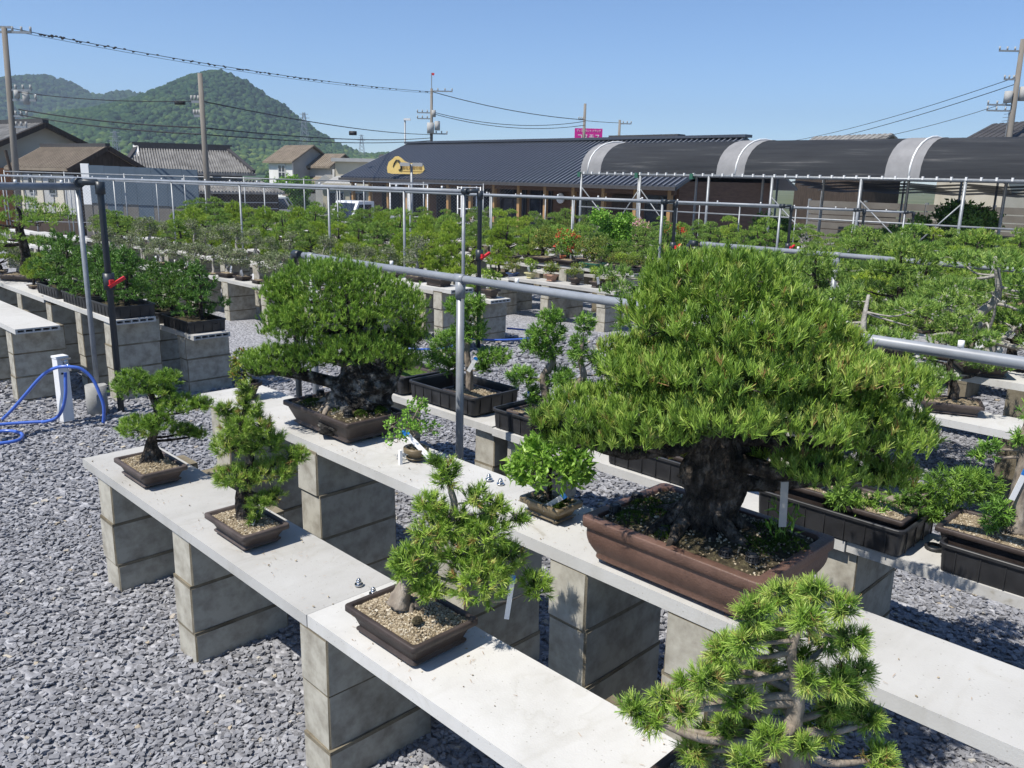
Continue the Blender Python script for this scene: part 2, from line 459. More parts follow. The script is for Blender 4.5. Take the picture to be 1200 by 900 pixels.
def mat_net():
    """woven black shade net: streak highlights put into the colour in bands across the hoop, a little light comes through"""
    q = NT('black shade net')
    tc = q.n("ShaderNodeTexCoord")
    mp = q.n("ShaderNodeMapping"); mp.inputs["Scale"].default_value = (1.4, 0.28, 7.0)
    q.l(tc.outputs["Object"], mp.inputs[0])
    n1 = q.n("ShaderNodeTexNoise", i_Scale=1.6, i_Detail=6.0, i_Roughness=0.65)
    q.l(mp.outputs[0], n1.inputs["Vector"])
    c = q.ramp(n1.outputs[0], [(0.3, (0.024, 0.026, 0.031)), (0.56, (0.036, 0.039, 0.044)), (0.64, (0.06, 0.062, 0.066)), (0.74, (0.15, 0.145, 0.14))])
    p = q.n("ShaderNodeBsdfPrincipled", i_Roughness=0.8)
    p.inputs["Specular IOR Level"].default_value = 0.12
    q.l(c, p.inputs["Base Color"])
    tr = q.n("ShaderNodeBsdfTransparent")
    mx = q.n("ShaderNodeMixShader", i_0=0.08)
    q.l(p.outputs[0], mx.inputs[1]); q.l(tr.outputs[0], mx.inputs[2]); q.l(mx.outputs[0], q.out.inputs[0])
    return q.m


M['gravel'] = mat_gravel(); M['slab'] = mat_slab(); M['bed'] = mat_ground(); M['net'] = mat_net()
M['hillsoil'] = surf('hill undergrowth', [(0.3, (0.022, 0.05, 0.02)), (0.55, (0.04, 0.08, 0.028)), (0.8, (0.08, 0.12, 0.035))], 0.95, 0.03, 8)
M['grassland'] = surf('far ground', [(0.3, (0.07, 0.09, 0.04)), (0.7, (0.13, 0.14, 0.08))], 0.95, 0.05, 8)

# ------------------------------------------------------------------ plant and pot makers
def unit(a):
    return a / np.maximum(np.linalg.norm(a, axis=-1, keepdims=True), 1e-9)


def blades(P, A, L, n, spread, w, tint, rng, tri=False, shoot=0.5, tipw=0.35):
    """n thin needles round every shoot P with axis A -> vertices, faces, tint"""
    m = len(P)
    d = unit(A[:, None, :] + spread * rng.normal(size=(m, n, 3)))
    base = P[:, None, :] + A[:, None, :] * (rng.uniform(-0.5, 0.5, size=(m, n, 1)) * L * shoot)
    l = L * rng.uniform(0.7, 1.15, size=(m, n, 1))
    s = unit(np.cross(d, A[:, None, :] + rng.normal(size=(m, n, 3)) * .45)) * (w / 2)   # the flat of a needle looks outward
    tip = base + d * l
    t = np.clip(np.repeat(tint[:, None], n, 1) + rng.normal(0, 0.05, size=(m, n)), 0, 1)
    if tri:
        V = np.stack([base - s, base + s, tip], 2); k = 3
    else:
        V = np.stack([base - s, base + s, tip + s * tipw, tip - s * tipw], 2); k = 4
    V = V.reshape(-1, 3)
    F = np.arange(len(V)).reshape(-1, k)
    return V, F, np.repeat(t.reshape(-1), k)


def pad_points(pads, dens, rng, low=-0.35, inner=0.8, lump=0.12):
    """points and outward axes over the upper skins of a set of ellipsoids (cx,cy,cz,ra,rb,rc)"""
    Ps = []; As = []; Id = []
    for i, (cx, cy, cz, a, b, c) in enumerate(pads):
        area = 4 * math.pi * (((a * b) ** 1.6 + (a * c) ** 1.6 + (b * c) ** 1.6) / 3) ** (1 / 1.6)
        n = max(5, int(area * dens))
        d = unit(rng.normal(size=(n * 2, 3)))
        d = d[d[:, 2] > low - 0.25 * rng.random(len(d))][:n]
        k = rng.uniform(0.68, 1.0, size=(len(d), 1)) ** 0.5
        lm = 1 + lump * np.sin(d[:, :1] * 7 + i) * np.sin(d[:, 1:2] * 8 + 2 * i) + lump * rng.normal(size=(len(d), 1)) * 0.6
        Ps.append(np.array([cx, cy, cz]) + d * np.array([a, b, c]) * k * lm)
        As.append(unit(d / np.array([a, b, c]) * min(a, b, c)))
        Id.append(np.full(len(d), i))
    P = np.concatenate(Ps); A = np.concatenate(As); I = np.concatenate(Id)
    keep = np.ones(len(P), bool)
    for i, (cx, cy, cz, a, b, c) in enumerate(pads):
        q = (((P - np.array([cx, cy, cz])) / np.array([a, b, c])) ** 2).sum(1)
        keep &= ~((q < inner ** 2) & (I != i))
    return P[keep], A[keep], I[keep]


def smooth_path(pts, k=4):
    """Catmull-Rom through points with a radius as 4th value"""
    p = [np.array(q, float) for q in pts]
    if len(p) < 3:
        return [p[0] + (p[-1] - p[0]) * t for t in np.linspace(0, 1, k + 1)]
    out = []
    for i in range(len(p) - 1):
        a = p[max(i - 1, 0)]; b = p[i]; c = p[i + 1]; d = p[min(i + 2, len(p) - 1)]
        for t in np.linspace(0, 1, k, endpoint=False):
            out.append(0.5 * ((2 * b) + (c - a) * t + (2 * a - 5 * b + 4 * c - d) * t * t + (3 * b - a - 3 * c + d) * t ** 3))
    out.append(p[-1])
    return out


def knobby(mb, pts, rng, n=12, k=5, jit=0.1, mat=0, flute=0.0):
    path = smooth_path(pts, k)
    c0 = len(mb.v)
    mb.tube([q[:3] for q in path], [max(q[3], 0.0015) for q in path], n, mat)
    ph = rng.uniform(0, 6, 3)
    for i, q in enumerate(path):
        for j in range(n):
            v = np.array(mb.v[c0 + i * n + j]); o = v - q[:3]
            a = 2 * math.pi * j / n
            s = 1 + rng.normal() * jit + flute * (math.sin(3 * a + ph[0] + i * .25) * .6 + math.sin(5 * a + ph[1] - i * .3) * .5)
            mb.v[c0 + i * n + j] = tuple(q[:3] + o * max(s, 0.4))
    return mb


def limbs(mb, trunk, pads, rng, r0=0.25, n=6, jit=0.12, mat=0, twigs=0, low=0.25, rmax=.02):
    """a branch from the trunk to every pad"""
    path = smooth_path(trunk, 4)
    for (cx, cy, cz, a, b, c) in pads:
        best = None
        for i, q in enumerate(path):
            if i < len(path) * low: continue
            d = np.linalg.norm(q[:3] - np.array([cx, cy, cz - c * 0.6])) + max(0, q[2] - cz) * 0.8
            if best is None or d < best[0]: best = (d, q)
        q = best[1]
        e = np.array([cx, cy, cz - c * 0.15]); s = q[:3]
        mid = (s + e) / 2 + rng.normal(size=3) * 0.06 * best[0] + np.array([0, 0, -0.06 * best[0]])
        rr = min(max(q[3] * r0, 0.0025), rmax)
        knobby(mb, [(*s, rr * 1.3), (*mid, rr), (*e, rr * 0.5)], rng, n, 4, jit, mat)
        for t in range(twigs):
            d = unit(rng.normal(size=3) * np.array([1, 1, .5])) * np.array([a, b, c]) * 0.9
            knobby(mb, [(*(mid * .3 + e * .7), rr * 0.5), (*(e + d * .5 + rng.normal(size=3) * .01), rr * 0.35), (*(e + d), rr * 0.15)], rng, 5, 3, jit, mat)


def rrect(wx, wy, r, z, k=4):
    r = min(r, wx / 2 - 1e-4, wy / 2 - 1e-4)
    out = []
    for (sx, sy, a0) in ((1, 1, 0), (-1, 1, 90), (-1, -1, 180), (1, -1, 270)):
        for i in range(k + 1):
            a = R(a0 + 90 * i / k)
            out.append((sx * (wx / 2 - r) + r * math.cos(a), sy * (wy / 2 - r) + r * math.sin(a), z))
    return out


def ellipse(rx, ry, z, n=24):
    return [(rx * math.cos(2 * math.pi * i / n), ry * math.sin(2 * math.pi * i / n), z) for i in range(n)]


def pot_meshes(wx, wy, h, mat, taper=0.84, rim=0.012, lip=0.018, cr=0.012, foot=0.008, belly=0.0, oval=False, wall=0.014):
    """a pot: body with rim, a foot mesh and the inside height"""
    def lp(k, z, d=0.0):
        if oval: return ellipse(wx * k / 2 + d, wy * k / 2 + d, z)
        return rrect(wx * k + 2 * d, wy * k + 2 * d, cr + max(0, d), z)
    b = MB()
    z0 = foot
    loops = [lp(taper - 0.03, z0), lp(taper - .004, z0), lp(taper, z0 + 0.003)]
    for i in range(1, 9):
        t = i / 8.5
        k = taper + (1 - taper) * (t + belly * math.sin(t * math.pi))
        loops.append(lp(k, z0 + (h - lip - z0) * t, -rim))
    loops += [lp(1, h - lip - .0015, -rim), lp(1, h - lip - .0005, -rim), lp(1, h - lip, -rim + .001), lp(1, h - lip, -.001), lp(1, h - lip + 0.001, 0), lp(1, h - 0.004, 0), lp(1, h - .001, -0.001), lp(1, h, -0.004), lp(1, h, -wall + .002), lp(1, h - .001, -wall), lp(1, h - 0.004, -wall - 0.001), lp(taper, z0 + 0.015, -wall)]
    b.loft(loops, 0, True, True, smooth=True)
    ft = MB()
    if oval:
        ft.loft([ellipse(wx * .3, wy * .3, 0), ellipse(wx * .36, wy * .36, foot + .002)])
        spots = [(0, 0, 0)]
    else:
        ft.loft([[(x, y, z) for x, y, z in rrect(wx * .15, wy * .1, .008, 0)], [(x, y, z) for x, y, z in rrect(wx * .165, wy * .11, .008, foot + .003)]])
        spots = [(sx * wx * taper * .36, sy * wy * taper * .385, 0) for sx in (-1, 1) for sy in (-1, 1)]
    return b.mesh("pot", M[mat]), (ft.mesh("pot_foot", M[mat]), spots)


def add_feet(t, fm):
    for p in fm[1]: link("pot_foot", fm[0], t, p)


def soil_mesh(wx, wy, z, mound, mat, rng, oval=False, nx=15, ny=15, name="soil"):
    V = []; F = []
    for i in range(nx):
        for j in range(ny):
            u = -1 + 2 * i / (nx - 1); v = -1 + 2 * j / (ny - 1)
            x, y = u, v
            if oval:
                x = u * math.sqrt(1 - v * v / 2); y = v * math.sqrt(1 - u * u / 2)
            e = max(0, 1 - max(abs(u), abs(v)) ** 3)
            V.append((x * wx / 2, y * wy / 2, z + mound * e * (1 - (u * u + v * v) * .35) + rng.normal() * 0.0025))
    for i in range(nx - 1):
        for j in range(ny - 1):
            F.append((i * ny + j, (i + 1) * ny + j, (i + 1) * ny + j + 1, i * ny + j + 1))
    return nmesh(name, V, F, M[mat], smooth=False)


def chips(P, size, rng, flat=0.45, tilt=.4):
    """angular stones: jittered boxes"""
    n = len(P)
    c = np.array([[-1, -1, -1], [1, -1, -1], [1, 1, -1], [-1, 1, -1], [-1, -1, 1], [1, -1, 1], [1, 1, 1], [-1, 1, 1]], float) * 0.5
    b = c[None] * (1 + rng.uniform(-0.55, 0.2, size=(n, 8, 3)))
    sc = size[:, None] * np.stack([rng.uniform(.8, 1.35, n), rng.uniform(.55, 1.0, n), rng.uniform(flat * .6, flat * 1.2, n)], 1)
    b = b * sc[:, None, :]
    ax = rng.uniform(-tilt, tilt, n); ay = rng.uniform(-tilt, tilt, n); az = rng.uniform(0, 2 * math.pi, n)

    def rot(b, i, j, a):
        ca = np.cos(a)[:, None]; sa = np.sin(a)[:, None]
        x = b[:, :, i] * ca - b[:, :, j] * sa; y = b[:, :, i] * sa + b[:, :, j] * ca
        b = b.copy(); b[:, :, i] = x; b[:, :, j] = y; return b
    b = rot(b, 1, 2, ax); b = rot(b, 0, 2, ay); b = rot(b, 0, 1, az)
    V = (b + P[:, None, :]).reshape(-1, 3)
    q = np.array([[4, 5, 6, 7], [0, 1, 5, 4], [1, 2, 6, 5], [2, 3, 7, 6], [3, 0, 4, 7]])
    F = (q[None] + 8 * np.arange(n)[:, None, None]).reshape(-1, 4)
    return V, F


def mat_island(name, stops):
    q = NT(name)
    g = q.n("ShaderNodeNewGeometry")
    p = q.n("ShaderNodeBsdfPrincipled", i_Roughness=0.9)
    q.l(q.ramp(g.outputs["Random Per Island"], stops), p.inputs["Base Color"]); q.l(p.outputs[0], q.out.inputs[0])
    return q.m


M['grit'] = mat_island('potting grit grains', [(0.0, (0.13, 0.095, 0.06)), (0.4, (0.3, 0.24, 0.155)), (0.8, (0.45, 0.38, 0.27)), (1.0, (0.55, 0.5, 0.4))])


def grit(parent, wx, wy, z, mound, n, rng, size=0.006, name="grit"):
    u = rng.uniform(-1, 1, n); v = rng.uniform(-1, 1, n)
    e = np.maximum(0, 1 - np.maximum(abs(u), abs(v)) ** 3)
    P = np.stack([u * wx / 2, v * wy / 2, z + mound * e * (1 - (u * u + v * v) * .35) + 0.001], 1)
    V, F = chips(P, rng.uniform(.6, 1.3, n) * size, rng, .8)
    return link(name, nmesh(name, V, F, M['grit']), parent, kind="stuff")


def plant_label(parent, p, up, wide=0.016, long=0.11, blue=True, name="plant_label", label=None, mat="label_white"):
    """a white plastic tag; its blue end is a part of it"""
    up = Vector(up).normalized(); p = Vector(p)
    side = Vector((RH.x, RH.y, 0)); side = (side - up * side.dot(up)).normalized()
    nrm = side.cross(up)
    q = Matrix((side, nrm, up)).transposed()
    b = MB().box(p + up * long * .5, (wide, 0.0014, long), M=q)
    o = b.build(name, M[mat], parent, label=label)
    if blue:
        MB().box(p + up * long * 1.0, (wide + .001, 0.0022, long * .2), M=q).build("label_end", M['label_blue'], o)
    return o


def crate(name, label, loc, wx, wy, h, group, rz=0.0):
    t = thing(name, label, "plant tray", loc, rz, group)
    b = MB()
    w = .006
    L = [rrect(wx * .93, wy * .95, .02, 0), rrect(wx * .96, wy * .975, .025, h - .012), rrect(wx, wy, .03, h - .012), rrect(wx, wy, .03, h - .002), rrect(wx - .004, wy - .004, .03, h),
         rrect(wx * .96 - w, wy * .975 - w, .025, h), rrect(wx * .95 - w, wy * .965 - w, .025, h - .012), rrect(wx * .93 - w, wy * .95 - w, .02, .006)]
    b.loft(L); b.build("tray_body", M['black_plastic'], t)
    rb = MB()
    n = int(wy / .075)
    for i in range(n):
        y = -wy * .46 + wy * .92 * (i + .5) / n
        for sx in (-1, 1):
            rb.box((sx * (wx * .475 + .0015), y, (h - .016) / 2), (.0045, .004, h - .02))
    n = int(wx / .075)
    for i in range(n):
        x = -wx * .45 + wx * .9 * (i + .5) / n
        for sy in (-1, 1):
            rb.box((x, sy * (wy * .484 + .0015), (h - .016) / 2), (.004, .0045, h - .02))
    rb.build("tray_rib", M['black_plastic'], t, kind="stuff")
    return t


def rf(p):
    """from the camera-right / away grid of the site to x, y"""
    return (RH.x * p[0] + FH.x * p[1], RH.y * p[0] + FH.y * p[1], p[2])


def rot_pts(P):
    return np.stack([RH.x * P[:, 0] + FH.x * P[:, 1], RH.y * P[:, 0] + FH.y * P[:, 1], P[:, 2]], 1)


def near_tree(key, t, seed, zoff=0.0, leafm='pine', dens=1100, L=0.035, n=26, spread=0.55, w=0.002, up=0.6, barkm='bark', flute=0.15, jit=0.05, r0=0.25,
              twigs=1, tint=(0.55, 0.16), shoot=0.7, low=-0.35, candles=0.0, tn=14, limb_low=.25, lump=.12, tipw=.35, sx=1.0, inner=.8, fillin=.3, rmax=.02, shr=.2):
    """trunk, branches and foliage of a bonsai close by, from its measured pads"""
    rng = np.random.default_rng(seed)
    pads, trunk = TREES[key]
    pads = [(p[0], p[1], p[2] + zoff, p[3] * sx, p[4] * sx, p[5] * sx) for p in pads]
    k = L * shr                                             # needles stand out beyond the pads
    pads = [(p[0], p[1], p[2] - k * .4, max(p[3] - k, p[3] * .6), max(p[4] - k, p[4] * .6), max(p[5] - k, p[5] * .55)) for p in pads]
    trunk = [(q[0], q[1], q[2] + zoff, q[3]) for q in trunk]
    b = MB(); knobby(b, trunk, rng, tn, 6, jit, 0, flute)
    b.v = [rf(v) for v in b.v]
    b.build("trunk", M[barkm], t)
    for p in pads:
        b = MB(); limbs(b, trunk, [p], rng, r0, 6, 0.1, 0, twigs, limb_low, rmax)
        b.v = [rf(v) for v in b.v]
        b.build("branch", M[barkm], t)
    P, A, I = pad_points(pads, dens, rng, low, inner, lump)
    A = unit(A * (1 - up) + np.array([0, 0, up]) + rng.normal(size=A.shape) * 0.18)
    ptint = rng.normal(0, 0.05, len(pads))
    tt = np.clip(tint[0] + ptint[I] + rng.normal(0, tint[1], len(P)), 0, .95)
    if candles:
        tt[rng.random(len(P)) < candles] = 1.0
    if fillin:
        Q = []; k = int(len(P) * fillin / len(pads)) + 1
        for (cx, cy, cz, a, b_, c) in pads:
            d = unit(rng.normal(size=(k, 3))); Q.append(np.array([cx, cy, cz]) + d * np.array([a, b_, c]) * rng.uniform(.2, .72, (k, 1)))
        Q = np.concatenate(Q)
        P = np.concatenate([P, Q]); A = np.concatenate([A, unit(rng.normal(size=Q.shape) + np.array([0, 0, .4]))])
        tt = np.concatenate([tt, np.clip(rng.normal(.08, .08, len(Q)), 0, .9)])  # old inner needles, dark tint also paints the shade of the gaps
    V, F, T = blades(P, A, L, n, spread, w, tt, rng, shoot=shoot, tipw=tipw)
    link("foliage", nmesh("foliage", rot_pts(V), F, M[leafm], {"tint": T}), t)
    return t


def leaves(P, A, L, w, tint, rng, droop=0.3):
    """folded pointed leaves, six corners each"""
    m = len(P)
    d = unit(A + rng.normal(size=A.shape) * .35)
    s = unit(np.cross(d, rng.normal(size=A.shape)))
    nn = np.cross(d, s)
    l = L * rng.uniform(.7, 1.2, (m, 1)); ww = w * rng.uniform(.75, 1.15, (m, 1))
    b = P; mid = P + d * l * .5 + nn * l * .06; tip = P + d * l - nn * l * droop * .4
    e1 = P + d * l * .42 + s * ww / 2 + nn * l * .16; e2 = P + d * l * .42 - s * ww / 2 + nn * l * .16
    V = np.stack([b, e1, tip, mid, e2], 1).reshape(-1, 3)
    k = 5 * np.arange(m)[:, None]
    F = np.concatenate([k + np.array([[0, 1, 3]]), k + np.array([[1, 2, 3]]), k + np.array([[0, 3, 4]]), k + np.array([[3, 2, 4]])])
    return V, F, np.repeat(np.clip(tint, 0, 1), 5)


def leafy(key, t, seed, dens, L, w, leafm='leaf', zoff=0.0, up=.35, per=3, barkm='bark', tint=(.55, .2), low=-.6, name="foliage"):
    rng = np.random.default_rng(seed)
    pads, trunk = TREES[key]
    pads = [(p[0], p[1], p[2] + zoff, p[3], p[4], p[5]) for p in pads]
    trunk = [(q[0], q[1], q[2] + zoff, q[3]) for q in trunk]
    b = MB(); knobby(b, trunk, rng, 8, 5, .06); b.v = [rf(v) for v in b.v]; b.build("trunk", M[barkm], t)
    for p in pads:
        b = MB(); limbs(b, trunk, [p], rng, .5, 5, .1, 0, 5, .3); b.v = [rf(v) for v in b.v]; b.build("branch", M[barkm], t)
    P, A, I = pad_points(pads, dens, rng, low, .5)
    A = unit(A * (1 - up) + np.array([0, 0, up]) + rng.normal(size=A.shape) * .2)
    P = np.repeat(P, per, 0) + rng.normal(size=(len(P) * per, 3)) * L * .25; A = unit(np.repeat(A, per, 0) + rng.normal(size=(len(A) * per, 3)) * .7)
    V, F, T = leaves(P, A, L, w, rng.normal(tint[0], tint[1], len(P)), rng)
    link(name, nmesh(name, rot_pts(V), F, M[leafm], {"tint": T}), t)

# measured foliage pads (right, away, up, three radii) and trunk lines of the near trees
TREES = {
 'T1': ([(-0.041,0.0,0.395,0.084,0.075,0.063),(0.089,0.02,0.425,0.06,0.054,0.032),(0.089,0.0,0.375,0.042,0.038,0.028),(0.119,0.02,0.315,0.084,0.076,0.042),(0.229,0.03,0.315,0.046,0.041,0.032),(-0.021,-0.03,0.225,0.08,0.072,0.052),(0.069,-0.04,0.255,0.062,0.056,0.041),(0.119,0.07,0.185,0.053,0.048,0.032),(0.169,0.09,0.165,0.039,0.036,0.032)],
   [(0.009,0.0,0.025,0.059),(0.009,0.0,0.095,0.042),(0.009,0.0,0.145,0.024),(0.029,0.0,0.205,0.017),(0.049,0.0,0.275,0.014),(0.029,0.0,0.355,0.012),(-0.011,0.0,0.405,0.009)]),
 'T2': ([(0.022,0.0,0.535,0.026,0.029,0.032),(-0.048,-0.01,0.465,0.035,0.031,0.026),(0.032,0.0,0.485,0.041,0.036,0.032),(0.022,0.0,0.415,0.087,0.078,0.043),(-0.028,-0.02,0.345,0.066,0.059,0.049),(0.072,0.02,0.345,0.073,0.066,0.047),(0.172,0.03,0.295,0.05,0.045,0.032),(-0.018,-0.03,0.235,0.074,0.067,0.04),(0.092,0.02,0.245,0.082,0.073,0.041),(0.102,0.0,0.155,0.038,0.034,0.029),(0.062,-0.03,0.145,0.049,0.044,0.023),(0.042,-0.05,0.095,0.028,0.026,0.026)],
   [(0.002,0.0,0.065,0.038),(-0.008,0.0,0.115,0.026),(-0.008,0.0,0.175,0.019),(0.022,0.0,0.235,0.016),(0.022,0.0,0.315,0.013),(0.002,0.0,0.395,0.01),(0.022,0.0,0.475,0.009),(0.022,0.0,0.525,0.006)]),
 'T3': ([(0.1,0.0,0.485,0.033,0.04,0.044),(0.07,0.0,0.525,0.018,0.018,0.02),(0.06,0.0,0.395,0.044,0.04,0.038),(0.18,0.0,0.425,0.035,0.032,0.035),(0.23,0.02,0.385,0.038,0.034,0.029),(0.3,0.03,0.355,0.022,0.02,0.022),(0.07,-0.02,0.335,0.061,0.055,0.039),(0.2,0.0,0.325,0.071,0.064,0.04),(0.02,-0.05,0.245,0.058,0.054,0.061),(0.13,-0.03,0.275,0.055,0.049,0.039),(0.19,-0.04,0.205,0.083,0.074,0.072),(0.26,0.03,0.235,0.056,0.051,0.04),(0.35,0.05,0.145,0.045,0.041,0.043),(0.06,-0.05,0.175,0.052,0.047,0.028),(0.12,0.0,0.355,0.053,0.048,0.04),(-0.02,-0.02,0.235,0.031,0.032,0.035)],
   [(-0.03,-0.01,0.105,0.033),(-0.02,-0.01,0.145,0.024),(0.0,0.0,0.185,0.019),(0.05,0.0,0.245,0.017),(0.09,0.0,0.305,0.013),(0.12,0.0,0.385,0.01),(0.11,0.0,0.445,0.008),(0.1,0.0,0.495,0.006)]),
 'T4': ([(0.046,-0.03,0.565,0.02,0.018,0.018),(0.086,-0.052,0.545,0.02,0.018,0.018),(-0.004,-0.003,0.535,0.023,0.021,0.021),(-0.064,-0.044,0.525,0.026,0.023,0.023),(0.026,-0.059,0.525,0.023,0.02,0.02),(-0.094,-0.002,0.425,0.029,0.026,0.026),(0.006,0.086,0.335,0.028,0.025,0.025),(0.066,0.066,0.365,0.028,0.025,0.025),(0.116,0.06,0.415,0.025,0.022,0.022),(0.116,-0.032,0.475,0.023,0.021,0.021),(0.156,0.021,0.375,0.027,0.024,0.024),(0.106,-0.023,0.385,0.023,0.021,0.021),(0.046,-0.041,0.395,0.02,0.018,0.018),(-0.074,-0.052,0.475,0.023,0.02,0.02),(-0.134,-0.034,0.385,0.026,0.023,0.023),(-0.134,0.088,0.295,0.022,0.02,0.02),(-0.184,0.071,0.275,0.022,0.019,0.02),(-0.244,0.067,0.255,0.022,0.019,0.019),(-0.204,0.066,0.225,0.025,0.022,0.022),(-0.174,-0.037,0.325,0.02,0.018,0.018),(-0.064,-0.017,0.335,0.023,0.021,0.021),(0.026,0.037,0.305,0.018,0.016,0.016),(-0.064,0.054,0.225,0.024,0.022,0.022),(-0.114,0.075,0.155,0.028,0.025,0.025),(-0.014,0.08,0.195,0.025,0.022,0.022),(-0.014,-0.055,0.285,0.023,0.02,0.02),(0.116,0.033,0.245,0.03,0.027,0.027),(0.176,0.044,0.275,0.027,0.025,0.025),(0.196,0.016,0.275,0.021,0.019,0.019),(0.056,-0.04,0.255,0.017,0.015,0.015),(0.216,0.011,0.195,0.027,0.024,0.024),(-0.054,-0.055,0.235,0.023,0.02,0.02),(-0.094,0.089,0.185,0.016,0.014,0.014),(-0.034,0.077,0.155,0.016,0.014,0.014),(0.126,0.023,0.295,0.021,0.019,0.019),(0.136,-0.019,0.365,0.02,0.018,0.018),(-0.074,0.085,0.335,0.022,0.02,0.02),(-0.014,0.027,0.435,0.024,0.022,0.022),(0.046,0.08,0.425,0.025,0.022,0.022),(0.056,0.074,0.495,0.022,0.02,0.02)],
   [(0.056,0.0,0.175,0.029),(0.046,0.0,0.225,0.017),(0.046,0.0,0.275,0.016),(0.046,0.0,0.335,0.014),(0.036,0.0,0.385,0.011),(0.026,0.0,0.425,0.009),(0.036,0.0,0.475,0.006),(0.056,0.0,0.515,0.005)]),
 'T5': ([(-0.036,0.0,0.635,0.226,0.2,0.095),(-0.226,-0.02,0.575,0.109,0.098,0.087),(0.144,0.0,0.535,0.212,0.2,0.131),(-0.006,-0.06,0.505,0.28,0.2,0.122),(-0.156,-0.08,0.445,0.16,0.144,0.1),(-0.246,-0.05,0.295,0.165,0.14,0.079),(-0.356,-0.02,0.265,0.065,0.059,0.051),(0.274,0.05,0.405,0.093,0.1,0.111),(0.224,0.05,0.285,0.118,0.13,0.081),(0.094,-0.1,0.365,0.177,0.159,0.085),(-0.066,-0.06,0.335,0.143,0.129,0.086)],
   [(0.054,0.0,0.005,0.161),(0.064,0.0,0.075,0.139),(0.094,0.0,0.165,0.12),(0.124,0.0,0.265,0.117),(0.134,0.0,0.345,0.091),(0.104,0.0,0.425,0.062),(0.054,0.0,0.515,0.046),(0.004,0.0,0.595,0.026)]),
 'T8': ([(-0.017,0.0,0.815,0.201,0.24,0.091),(-0.167,-0.05,0.735,0.116,0.104,0.071),(-0.097,0.05,0.775,0.121,0.109,0.084),(0.143,0.02,0.725,0.152,0.2,0.088),(0.293,0.04,0.665,0.098,0.15,0.056),(-0.017,-0.16,0.735,0.186,0.2,0.063),(-0.207,-0.05,0.595,0.116,0.16,0.056),(-0.047,-0.22,0.635,0.189,0.2,0.057),(0.213,-0.1,0.615,0.183,0.2,0.07),(0.473,0.05,0.545,0.131,0.16,0.07),(0.323,0.12,0.605,0.12,0.2,0.067),(-0.337,-0.03,0.475,0.126,0.17,0.056),(-0.457,0.0,0.435,0.057,0.051,0.041),(-0.197,-0.18,0.505,0.13,0.15,0.046),(-0.057,-0.3,0.545,0.138,0.15,0.043),(0.123,-0.24,0.515,0.154,0.16,0.053),(0.383,-0.06,0.435,0.16,0.16,0.067),(0.553,0.06,0.405,0.084,0.076,0.075),(0.223,-0.18,0.375,0.117,0.12,0.038),(0.473,0.0,0.305,0.103,0.12,0.046),(0.103,0.12,0.345,0.144,0.15,0.039),(-0.107,0.15,0.345,0.146,0.15,0.044),(-0.347,-0.02,0.395,0.113,0.102,0.027),(-0.247,-0.14,0.435,0.096,0.086,0.023),(-0.427,0.0,0.395,0.055,0.049,0.025),(-0.147,-0.24,0.485,0.091,0.082,0.024),(-0.187,0.02,0.515,0.127,0.114,0.046),(0.053,0.04,0.515,0.205,0.184,0.046),(0.293,0.06,0.495,0.192,0.173,0.047),(-0.227,0.06,0.625,0.094,0.084,0.042),(0.013,0.05,0.645,0.21,0.189,0.037),(0.453,0.1,0.455,0.119,0.107,0.048)],
   [(0.023,0.0,0.055,0.11),(0.013,0.0,0.105,0.089),(0.003,0.0,0.165,0.075),(0.013,0.0,0.235,0.075),(0.013,0.0,0.295,0.084),(0.013,0.0,0.365,0.071),(0.013,0.0,0.455,0.052),(0.013,0.0,0.575,0.041),(0.003,0.0,0.685,0.025),(-0.007,0.0,0.775,0.014)]),
 'T7': ([(-0.006,0.0,0.175,0.121,0.109,0.081),(-0.076,-0.02,0.165,0.059,0.053,0.053),(0.064,0.0,0.165,0.059,0.053,0.054),(-0.006,0.0,0.215,0.07,0.063,0.048)],
   [(0.004,0.0,0.015,0.012),(-0.006,0.0,0.055,0.009),(-0.006,0.0,0.095,0.008),(-0.006,0.0,0.155,0.005)]),
 'T6': ([(-0.001,0.0,0.175,0.049,0.05,0.055),(-0.021,-0.01,0.125,0.045,0.041,0.032),(0.059,0.02,0.115,0.029,0.026,0.029),(-0.091,0.0,0.135,0.032,0.029,0.026),(-0.081,0.0,0.085,0.042,0.038,0.019),(0.019,0.0,0.225,0.019,0.023,0.026)],
   [(-0.011,0.0,0.035,0.01),(-0.011,0.0,0.095,0.006),(-0.031,0.0,0.125,0.005),(-0.001,0.0,0.175,0.005),(0.019,0.0,0.225,0.003)]),
 'TL': ([(-0.011,0.0,0.195,0.058,0.052,0.041),(-0.031,0.0,0.125,0.05,0.045,0.05),(0.029,0.0,0.145,0.033,0.037,0.041)],
   [(-0.021,0.0,0.045,0.01),(-0.021,0.0,0.115,0.006),(-0.011,0.0,0.175,0.006)]),
 'C2': ([(-0.062,0.0,0.57,0.11,0.099,0.057),(-0.032,0.0,0.44,0.096,0.086,0.072),(-0.162,0.03,0.33,0.087,0.095,0.106),(-0.142,0.03,0.24,0.067,0.061,0.067),(0.108,-0.02,0.3,0.095,0.086,0.043),(0.048,-0.03,0.24,0.043,0.038,0.038),(0.008,0.0,0.58,0.048,0.052,0.057),(-0.222,0.03,0.27,0.058,0.061,0.067)],
   [(-0.032,0.0,0.06,0.026),(-0.032,0.0,0.12,0.022),(-0.032,0.0,0.19,0.019),(-0.042,0.0,0.27,0.019),(-0.042,0.0,0.34,0.014),(-0.032,0.0,0.46,0.01)]),
